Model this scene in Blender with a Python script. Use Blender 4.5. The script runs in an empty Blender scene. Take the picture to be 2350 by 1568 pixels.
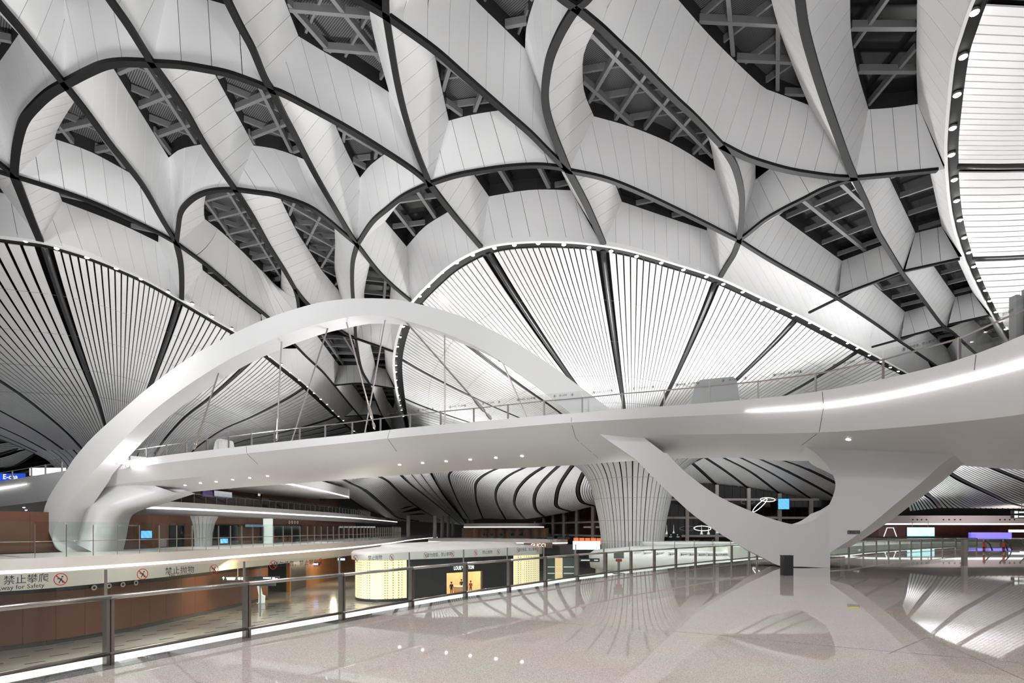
import bpy, bmesh, math, random
from mathutils import Vector, Matrix
random.seed(7)
# ------------------------------------------------------------------ camera, world, lights
SC = bpy.context.scene
COL = SC.collection
F, CX, HY, EYE = 1300.0, 1175.0, 1214.0, 2.0      # focal length (pixels of a 2350 px wide frame), centre, horizon row, eye height
cam_d = bpy.data.cameras.new('camera'); cam = bpy.data.objects.new('camera', cam_d); COL.objects.link(cam)
cam_d.sensor_width = 36.0; cam_d.lens = 36.0 * F / 2350.0
cam_d.shift_y = (HY - 784.0) / 2350.0
cam_d.clip_start = 0.1; cam_d.clip_end = 600
cam.location = (0, 0, EYE); cam.rotation_euler = (math.pi / 2, 0, 0)
SC.camera = cam
SC.view_settings.view_transform = 'Standard'; SC.view_settings.look = 'None'
SC.view_settings.gamma = 1.0; SC.view_settings.use_curve_mapping = False
SC.view_settings.exposure = 0.6
W = bpy.data.worlds.new('hall_light'); SC.world = W; W.use_nodes = True
W.node_tree.nodes['Background'].inputs[0].default_value = (0.97, 0.985, 1.0, 1)
W.node_tree.nodes['Background'].inputs[1].default_value = 0.36

def lamp(kind, loc, power, aim=None, size=1.0, color=(1, 1, 1), spot=160, blend=0.9):
    d = bpy.data.lights.new('hall_lamp', kind); d.energy = power; d.color = color
    if kind == 'AREA': d.size = size
    else: d.shadow_soft_size = size
    if kind == 'SPOT': d.spot_size = math.radians(spot); d.spot_blend = blend
    o = bpy.data.objects.new('hall_lamp', d); COL.objects.link(o); o.location = loc
    if aim is not None:
        o.rotation_euler = (Vector(aim) - Vector(loc)).to_track_quat('-Z', 'Y').to_euler()
    return o
# uplights washing the ceiling: shop-roof fixtures, plus unseen ones added for brightness
UP = [((-8, 84, 0.6), (-8, 74, 22), 14000), ((12, 60, 0.8), (9, 50, 22), 15000), ((27, 60, 0.8), (29, 47, 22), 17000), ((43, 62, 0.8), (45, 50, 22), 11000),
      ((-14, 18, -1.0), (-17, 21, 22), 18000), ((-18, 68, -2.0), (-22, 56, 22), 6500), ((7, 3, 0.2), (9, 15, 22), 15000), ((0, -5, 0.5), (-2, 4, 22), 5000), ((33, 38, 0.3), (32, 48, 22), 6500),
      ((-15, 90, -3), (-20, 84, 22), 12000), ((-14, 98, -3), (-14, 112, 22), 12000), ((4, 100, -3), (4, 116, 22), 8000), ((48, 74, 1.2), (58, 72, 22), 4000), ((38, 86, 0.8), (40, 96, 18), 6000), ((52, 60, 0.8), (56, 70, 18), 1800)]
for l, a, p in UP: lamp('SPOT', l, p, a, 2.5, (1, 1, 1), 100, 0.6)
# unseen spots added left of the viewer to brighten the arch and bridge
lamp('SPOT', (-26, 3, 7), 26000, (-24, 44, 9), 3.0, (1, 1, 1), 58, 0.8)
lamp('SPOT', (-16, 2, 4), 15000, (-3, 37, 8.5), 3.0, (1, 1, 1), 38, 0.7)
lamp('SPOT', (72, 78, 1.6), 2200, (76, 92, 3), 1.0, (1, .93, .9), 120, 0.8)  # added fill for the dim right fascia and red-brown wall
# the downlights of the ceiling rims, gathered into a few lamps
for x, y in [(3.5, 39.5), (-6, 48), (16, 45), (30, 56), (44, 67), (-31, 42), (-29, 57), (-29, 78), (33, 22), (38, 42)]:
    lamp('SPOT', (x, y, 21.7), 5200, (x, y, 0), 0.6, (1, 0.99, 0.97), 150, 1.0)
# unseen overhead spots added to brighten the near floor
for x, y in [(0, 4), (-3, 16), (-2, -6)]:
    lamp('SPOT', (x, y, 21.7), 5000, (x, y, 0), 0.6, (1, 0.99, 0.97), 150, 1.0)

# ------------------------------------------------------------------ projection helpers: a pixel of the photograph -> a place in the hall
def onz(px, py, z):
    t = (z - EYE) * F / (HY - py)
    return Vector(((px - CX) / F * t, t, z))
def atd(px, py, d): return Vector(((px - CX) / F * d, d, EYE + (HY - py) / F * d))
def cr(pts, k=4):
    pts = [Vector(p) for p in pts]
    if len(pts) < 3: return pts
    out = []
    for i in range(len(pts) - 1):
        p0 = pts[i - 1] if i else pts[0] * 2 - pts[1]
        p1, p2 = pts[i], pts[i + 1]
        p3 = pts[i + 2] if i + 2 < len(pts) else p2 * 2 - p1
        for j in range(k):
            t = j / k
            out.append(0.5 * ((2 * p1) + (p2 - p0) * t + (2 * p0 - 5 * p1 + 4 * p2 - p3) * t * t + (3 * p1 - p0 - 3 * p2 + p3) * t ** 3))
    out.append(pts[-1]); return out
def resamp(pts, n):
    pts = [Vector(p) for p in pts]
    if len(pts) == 1: return [pts[0].copy() for _ in range(n + 1)]
    L = [0.0]
    for a, b in zip(pts, pts[1:]): L.append(L[-1] + (b - a).length)
    if L[-1] < 1e-9: return [pts[0].copy() for _ in range(n + 1)]
    out = []; j = 0
    for i in range(n + 1):
        s = L[-1] * i / n
        while j < len(L) - 2 and L[j + 1] < s: j += 1
        d = L[j + 1] - L[j]
        out.append(pts[j].lerp(pts[j + 1], (s - L[j]) / d if d > 1e-9 else 0))
    return out
def plen(pts): return sum((b - a).length for a, b in zip(pts, pts[1:]))
def interp(tab, x):
    if x <= tab[0][0]: return tab[0][1]
    for (a, b), (c, d) in zip(tab, tab[1:]):
        if x <= c: return b + (d - b) * (x - a) / (c - a)
    return tab[-1][1]

# ------------------------------------------------------------------ materials
MATS = {}
def mat(name, col=(0.8, 0.8, 0.8), rough=0.5, metal=0.0, emit=None, es=0.0, spec=0.5, noise=None, coat=0.0):
    if name in MATS: return MATS[name]
    m = bpy.data.materials.new(name); m.use_nodes = True
    nt = m.node_tree; b = nt.nodes['Principled BSDF']
    b.inputs['Base Color'].default_value = (*col, 1); b.inputs['Roughness'].default_value = rough
    b.inputs['Metallic'].default_value = metal; b.inputs['Specular IOR Level'].default_value = spec
    if coat: b.inputs['Coat Weight'].default_value = coat; b.inputs['Coat Roughness'].default_value = 0.05
    if emit: b.inputs['Emission Color'].default_value = (*emit, 1); b.inputs['Emission Strength'].default_value = es
    if noise:
        sc, amt = noise
        tc = nt.nodes.new('ShaderNodeTexCoord'); n = nt.nodes.new('ShaderNodeTexNoise'); n.inputs['Scale'].default_value = sc
        r = nt.nodes.new('ShaderNodeMix'); r.data_type = 'RGBA'
        r.inputs['A'].default_value = (*[c * (1 - amt) for c in col], 1); r.inputs['B'].default_value = (*[min(1, c * (1 + amt)) for c in col], 1)
        nt.links.new(tc.outputs['Object'], n.inputs['Vector']); nt.links.new(n.outputs['Fac'], r.inputs['Factor'])
        nt.links.new(r.outputs['Result'], b.inputs['Base Color'])
    MATS[name] = m; return m
def glassmat(name, tint=(0.93, 0.97, 0.95), k=1.0):
    if name in MATS: return MATS[name]
    m = bpy.data.materials.new(name); m.use_nodes = True; nt = m.node_tree
    nt.nodes.remove(nt.nodes['Principled BSDF']); out = nt.nodes['Material Output']
    tr = nt.nodes.new('ShaderNodeBsdfTransparent'); tr.inputs[0].default_value = (*tint, 1)
    gl = nt.nodes.new('ShaderNodeBsdfGlossy'); gl.inputs['Roughness'].default_value = 0.02
    fr = nt.nodes.new('ShaderNodeFresnel'); fr.inputs['IOR'].default_value = 1.35
    ge = nt.nodes.new('ShaderNodeNewGeometry'); io = nt.nodes.new('ShaderNodeMapRange'); io.inputs['To Min'].default_value = 1.35; io.inputs['To Max'].default_value = 1 / 1.35
    nt.links.new(ge.outputs['Backfacing'], io.inputs['Value']); nt.links.new(io.outputs[0], fr.inputs['IOR'])   # same reflectance on both sides of the pane
    mx = nt.nodes.new('ShaderNodeMixShader'); mu = nt.nodes.new('ShaderNodeMath'); mu.operation = 'MULTIPLY'; mu.inputs[1].default_value = k
    nt.links.new(fr.outputs[0], mu.inputs[0]); nt.links.new(mu.outputs[0], mx.inputs[0])
    nt.links.new(tr.outputs[0], mx.inputs[1]); nt.links.new(gl.outputs[0], mx.inputs[2]); nt.links.new(mx.outputs[0], out.inputs[0])
    MATS[name] = m; return m
def emat(name, col, s): return mat(name, col, 0.6, emit=col, es=s)
M_PANEL = mat('white_panel', (0.74, 0.74, 0.745), 0.45, noise=(0.35, 0.03))
M_SLAT = mat('white_slat', (0.8, 0.8, 0.805), 0.4, noise=(0.6, 0.02))
M_BLACK = mat('black_trim', (0.005, 0.005, 0.0055), 0.5, spec=0.25)
M_PIPE = mat('dark_pipe', (0.03, 0.03, 0.032), 0.35)
M_VOID = mat('dark_void', (0.006, 0.006, 0.007), 0.9, spec=0.1)
M_STEEL = mat('painted_steel', (0.16, 0.16, 0.163), 0.5, noise=(1.5, 0.1))
M_FRAME = mat('dark_frame', (0.02, 0.02, 0.021), 0.5)
M_SHELL = mat('white_shell', (0.72, 0.72, 0.725), 0.38, noise=(0.2, 0.025))
M_RIM = mat('rim_white', (0.82, 0.82, 0.82), 0.4)
M_STAIN = mat('stainless', (0.5, 0.47, 0.44), 0.28, 0.9, noise=(3, 0.08))
M_STAIND = mat('bronze_steel', (0.30, 0.265, 0.235), 0.3, 0.9, noise=(3, 0.08))
M_GLASS = glassmat('clear_glass')
M_GLASSN = glassmat('clear_glass_neutral', (0.965, 0.97, 0.968), 0.8)
M_LED = emat('led_white', (1, 0.985, 0.96), 1.5)
M_LAMP = emat('lamp_white', (1, 0.98, 0.94), 14.0)
M_WHITE = mat('white_paint', (0.82, 0.81, 0.8), 0.4)
M_BROWN = mat('brown_panel', (0.17, 0.075, 0.05), 0.45, noise=(0.25, 0.18))
M_BROWN2 = mat('walnut_panel', (0.16, 0.07, 0.042), 0.4, noise=(0.3, 0.15))
M_DARK = mat('charcoal', (0.035, 0.035, 0.036), 0.4, noise=(0.5, 0.12))
M_ROOF = mat('shop_roof_white', (0.85, 0.83, 0.79), 0.45, noise=(0.3, 0.02))

def blinds(name, a, b, scale):
    m = mat(name, a, 0.45); nt = m.node_tree; bs = nt.nodes['Principled BSDF']
    tc = nt.nodes.new('ShaderNodeTexCoord'); w = nt.nodes.new('ShaderNodeTexWave'); w.inputs['Scale'].default_value = scale
    w.bands_direction = 'DIAGONAL'
    n = nt.nodes.new('ShaderNodeTexNoise'); n.inputs['Scale'].default_value = 0.25
    r = nt.nodes.new('ShaderNodeMix'); r.data_type = 'RGBA'; r.inputs['A'].default_value = (*a, 1); r.inputs['B'].default_value = (*b, 1)
    mu = nt.nodes.new('ShaderNodeMath'); mu.operation = 'MULTIPLY'
    nt.links.new(tc.outputs['Object'], w.inputs['Vector']); nt.links.new(tc.outputs['Object'], n.inputs['Vector'])
    nt.links.new(w.outputs['Fac'], mu.inputs[0]); nt.links.new(n.outputs['Fac'], mu.inputs[1])
    nt.links.new(mu.outputs[0], r.inputs['Factor']); nt.links.new(r.outputs['Result'], bs.inputs['Base Color']); return m
M_BLIND = blinds('louvre_blind', (0.03, 0.03, 0.031), (0.26, 0.26, 0.265), 4.5)
M_NIGHT = mat('night_glass', (0.012, 0.012, 0.013), 0.12, spec=0.5, noise=(0.4, 0.4))

# ------------------------------------------------------------------ object helpers
def obj(name, verts, faces, m, parent=None, smooth=False):
    me = bpy.data.meshes.new(name); me.from_pydata([tuple(v) for v in verts], [], faces)
    me.materials.append(m)
    if smooth: me.polygons.foreach_set('use_smooth', [True] * len(me.polygons))
    me.update()
    o = bpy.data.objects.new(name, me); COL.objects.link(o)
    if parent: o.parent = parent
    return o
def empty(name, loc=(0, 0, 0)):
    o = bpy.data.objects.new(name, None); COL.objects.link(o); o.location = loc; o.empty_display_size = 0.2
    return o
def tag(o, label, cat=None, group=None, kind=None):
    o['label'] = label
    if cat: o['category'] = cat
    if group: o['group'] = group
    if kind: o['kind'] = kind
    return o
class MB:
    """collects shapes into one mesh"""
    def __init__(s): s.v = []; s.f = []
    def add(s, v, f):
        n = len(s.v); s.v += [Vector(p) for p in v]; s.f += [tuple(i + n for i in q) for q in f]; return s
    def box(s, c, d, R=None):
        c = Vector(c); x, y, z = d[0] / 2, d[1] / 2, d[2] / 2
        vs = [Vector(p) for p in ((-x, -y, -z), (x, -y, -z), (x, y, -z), (-x, y, -z), (-x, -y, z), (x, -y, z), (x, y, z), (-x, y, z))]
        if R is not None: vs = [R @ p for p in vs]
        return s.add([p + c for p in vs], [(0, 3, 2, 1), (4, 5, 6, 7), (0, 1, 5, 4), (1, 2, 6, 5), (2, 3, 7, 6), (3, 0, 4, 7)])
    def sweep(s, pts, sec, closed_sec=True, up=Vector((0, 0, 1)), cap=True, scale=None):
        """sec: list of (side, up) offsets swept along pts"""
        n = len(pts); k = len(sec); base = len(s.v)
        for i, p in enumerate(pts):
            t = (pts[min(i + 1, n - 1)] - pts[max(i - 1, 0)])
            t = t.normalized() if t.length > 1e-9 else Vector((1, 0, 0))
            sd = t.cross(up)
            sd = sd.normalized() if sd.length > 1e-6 else Vector((1, 0, 0))
            u = sd.cross(t).normalized(); q = scale[i] if scale else 1.0
            for a, b in sec: s.v.append(p + sd * a * q + u * b * q)
        for i in range(n - 1):
            for j in range(k if closed_sec else k - 1):
                j2 = (j + 1) % k
                s.f.append((base + i * k + j, base + i * k + j2, base + (i + 1) * k + j2, base + (i + 1) * k + j))
        if cap and closed_sec:
            s.f.append(tuple(base + j for j in range(k))[::-1]); s.f.append(tuple(base + (n - 1) * k + j for j in range(k)))
        return s
    def tube(s, pts, r, k=8, scale=None):
        return s.sweep([Vector(p) for p in pts], [(r * math.cos(2 * math.pi * j / k), r * math.sin(2 * math.pi * j / k)) for j in range(k)], scale=scale)
    def lathe(s, c, prof, k=20, axis=None):
        c = Vector(c); base = len(s.v); R = axis.to_track_quat('Z', 'Y').to_matrix() if axis is not None else Matrix.Identity(3)
        for r, z in prof:
            for j in range(k):
                a = 2 * math.pi * j / k; s.v.append(c + R @ Vector((r * math.cos(a), r * math.sin(a), z)))
        for i in range(len(prof) - 1):
            for j in range(k):
                j2 = (j + 1) % k
                s.f.append((base + i * k + j, base + i * k + j2, base + (i + 1) * k + j2, base + (i + 1) * k + j))
        s.f.append(tuple(base + j for j in range(k))[::-1]); s.f.append(tuple(base + (len(prof) - 1) * k + j for j in range(k)))
        return s
    def grid(s, rows, closed=False):
        """rows of equal length -> quads"""
        k = len(rows[0]); base = len(s.v)
        for r in rows: s.v += [Vector(p) for p in r]
        for i in range(len(rows) - 1):
            for j in range(k if closed else k - 1):
                j2 = (j + 1) % k
                s.f.append((base + i * k + j, base + i * k + j2, base + (i + 1) * k + j2, base + (i + 1) * k + j))
        return s
    def prism(s, poly, z0, z1):
        k = len(poly); base = len(s.v)
        s.v += [Vector((p[0], p[1], z0)) for p in poly] + [Vector((p[0], p[1], z1)) for p in poly]
        s.f.append(tuple(base + j for j in range(k))[::-1]); s.f.append(tuple(base + k + j for j in range(k)))
        for j in range(k): s.f.append((base + j, base + (j + 1) % k, base + k + (j + 1) % k, base + k + j))
        return s
    def build(s, name, m, parent=None, smooth=False): return obj(name, s.v, s.f, m, parent, smooth)
ORD = lambda n: '%d%s' % (n, 'th' if 10 < n % 100 < 14 else {1: 'st', 2: 'nd', 3: 'rd'}.get(n % 10, 'th'))
def copy_tree(o, parent=None):
    c = o.copy(); COL.objects.link(c); c.parent = parent
    for ch in o.children: copy_tree(ch, c)
    return c
RECT = lambda w, h0, h1: [(-w / 2, h0), (w / 2, h0), (w / 2, h1), (-w / 2, h1)]

# ================================================================== CEILING
ZC, HO = 22.0, 3.2            # height of the ceiling net, rise of the coffers
N = dict(N0=(33, 407), N1=(148, 196), N2=(349, 148), N3=(624, 209), N4=(886, 38), N5=(405, 560), N6=(986, 424), N7=(540, 437), N8=(820, 563),
         N9=(1304, 394), N10=(1323, 21), N11=(1655, 335), N12=(1696, 554), N13=(1961, 411), N14=(816, 778), N15=(658, 773), N16=(676, 663))
EDGES = {
 'A': [(-60, -60), (0, 15), (43, 65), (95, 130), 'N1'], 'B': ['N1', (200, 262), (250, 330), (289, 378), (330, 432), (372, 505), (393, 540), 'N5'],
 'C': ['N0', (34, 375), (40, 330), (55, 279), (86, 241), (117, 214), 'N1'], 'D': ['N1', (200, 169), (241, 152), (286, 146), 'N2'],
 'E': ['N2', (413, 152), (465, 160), (524, 172), (579, 191), 'N3'], 'F': ['N3', (654, 220), (734, 262), (808, 303), (881, 348), (943, 389), 'N6'],
 'G': [(215, -55), (251, 0), (293, 59), (330, 118), 'N2'], 'H': ['N2', (382, 193), (424, 255), (461, 320), (499, 379), 'N7'],
 'I': ['N7', (579, 499), (616, 565), (651, 620), 'N16'], 'Ib': ['N16', (684, 695), (683, 735), 'N15'], 'I2': ['N16', (706, 699), (751, 737), (790, 765), 'N14'],
 'J': [(493, -55), (520, 0), (551, 62), (579, 114), (606, 179), 'N3'], 'K': ['N3', (651, 265), (675, 310), (703, 365), (733, 420), (765, 475), (798, 530), 'N8'],
 'L': [(780, -25), (819, 0), (855, 20), 'N4'], 'M': [(886, -50), (885, 0), 'N4'], 'N': ['N4', (898, 114), (912, 193), (929, 265), (953, 341), 'N6'],
 'O': ['N4', (950, 83), (1005, 124), (1060, 172), (1115, 220), (1163, 262), (1215, 307), (1256, 348), 'N9'],
 'P': ['N10', (1308, 41), (1284, 83), (1263, 134), (1253, 186), (1251, 227), (1256, 265), (1270, 310), (1288, 355), 'N9'],
 'Q': ['N10', (1377, 65), (1422, 107), (1459, 141), (1504, 186), (1550, 231), (1584, 262), (1615, 293), 'N11'],
 'R': ['N11', (1668, 352), (1688, 389), (1702, 448), (1702, 499), 'N12'], 'S': ['N11', (1708, 362), (1757, 379), (1808, 393), (1860, 402), (1915, 409), 'N13'],
 'T': [(1240, -45), (1292, 0), 'N10'], 'U': [(1375, -35), (1349, 0), 'N10'],
 'V': [(1830, -60), (1836, 0), (1846, 69), (1867, 148), (1891, 224), (1918, 300), (1943, 368), 'N13'],
 'W': ['N13', (1991, 475), (2012, 530), (2032, 565), (2070, 627)], 'W2': [(2070, 627), (2115, 685), (2156, 740), (2172, 755)], 'W3': [(2172, 755), (2190, 768), (2237, 811), (2290, 855)],
 'X': ['N13', (2049, 403), (2151, 393)], 'Y': ['N13', (1894, 434), (1846, 458), (1798, 482), (1757, 506), (1719, 536), 'N12'], 'Z': ['N12', (1684, 585), (1667, 613), (1653, 637)],
 'a': ['N12', (1770, 600), (1853, 647), (1925, 689)], 'a2': [(1925, 689), (2005, 742), (2065, 785)], 'a3': [(2065, 785), (2150, 842), (2210, 885)],
 'b': ['N9', (1380, 410), (1453, 437), (1550, 482), (1622, 517), (1667, 540), 'N12'], 'c': ['N6', (1043, 406), (1094, 396), (1163, 386), (1232, 382), (1285, 387), 'N9'],
 'd': ['N9', (1342, 465), (1366, 517), (1385, 561)], 'e': ['N6', (1025, 475), (1062, 520), (1105, 570)], 'f': ['N6', (929, 451), (888, 482), (853, 513), 'N8'],
 'g': ['N8', (810, 600), (808, 640), (810, 685), (814, 727), 'N14'], 'h': ['N14', (829, 847), (849, 884)], 'h2': [(849, 884), (872, 945), (905, 1000)],
 'i': ['N8', (864, 620), (902, 658), (943, 692)], 'j': ['N7', (496, 439), (461, 448), (434, 465), (415, 489), (409, 525), 'N5'],
 'k': ['N7', (585, 443), (637, 451), (706, 475), (751, 506), (795, 543), 'N8'], 'l': [(-60, 335), (0, 379), 'N0'], 'm': [(-60, 380), (0, 397), 'N0'],
 'n': ['N0', (52, 455), (72, 506), (92, 554)], 'o': ['N0', (120, 434), (207, 465), (293, 503), (360, 535), 'N5'], 'p': ['N5', (468, 606), (517, 647), (565, 689), (613, 728), 'N15'],
 'q': ['N5', (414, 600), (417, 640), (417, 688)], 'r': [(613, 806), 'N15'], 's': ['N15', (689, 770), (737, 768), (780, 771), 'N14'], 't': ['N14', (902, 808)],
 'u': ['N15', (703, 820), (740, 854), (766, 884)], 'u2': [(766, 884), (796, 921), (850, 985)],
 'v1': [(766, 886), (819, 881), (849, 884)], 'v2': [(849, 884), (905, 893)], 'v3': [(791, 957), (853, 953), (879, 957)],
 'w1': [(1925, 680), (1998, 653), (2068, 627)], 'w2': [(1857, 719), (1922, 687)], 'w3': [(2076, 624), (2135, 611), (2203, 596)],
 'w4': [(2001, 798), (2062, 781)], 'w5': [(2068, 777), (2170, 750)], 'w6': [(2176, 747), (2270, 726)],
}
for k in EDGES: EDGES[k] = [Vector((*(N[p] if isinstance(p, str) else p), 0)) for p in EDGES[k]]
RIMC = [(929, 985), (912, 916), (903, 864), (901, 823), (908, 778), (922, 735), (943, 692), (991, 641), (1036, 603), (1094, 572), (1146, 558), (1215, 552), (1287, 552), (1353, 557),
        (1439, 571), (1550, 603), (1653, 637), (1757, 685), (1846, 727), (1929, 771), (2005, 811), (2087, 856), (2180, 905)]
RIML = [(-90, 540), (0, 542), (92, 554), (160, 572), (230, 596), (330, 639), (417, 688), (485, 728), (545, 763), (600, 801), (643, 834), (715, 892), (782, 959), (822, 996), (860, 1030)]
RIMR = [(2262, -60), (2228, 0), (2200, 80), (2182, 150), (2168, 300), (2168, 380), (2178, 480), (2198, 560), (2235, 650), (2300, 765), (2345, 820)]
def seg(rim, a, b):
    """piece of a rim between two pixel points"""
    pts = cr([Vector((*p, 0)) for p in rim], 6)
    ia = min(range(len(pts)), key=lambda i: (pts[i] - Vector((*a, 0))).length); ib = min(range(len(pts)), key=lambda i: (pts[i] - Vector((*b, 0))).length)
    q = pts[min(ia, ib):max(ia, ib) + 1]
    return q if ia <= ib else q[::-1]
def bound(spec):
    out = []
    for s in spec:
        if isinstance(s, tuple) and isinstance(s[0], str): q = seg({'RC': RIMC, 'RL': RIML, 'RR': RIMR}[s[0]], s[1], s[2])
        elif isinstance(s, str): q = cr(EDGES[s.strip('-')], 4); q = q[::-1] if s[0] == '-' else q
        else: q = [Vector((*s, 0))]
        out += q if not out else [p for p in q if (p - out[-1]).length > 0.5]
    return out
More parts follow.
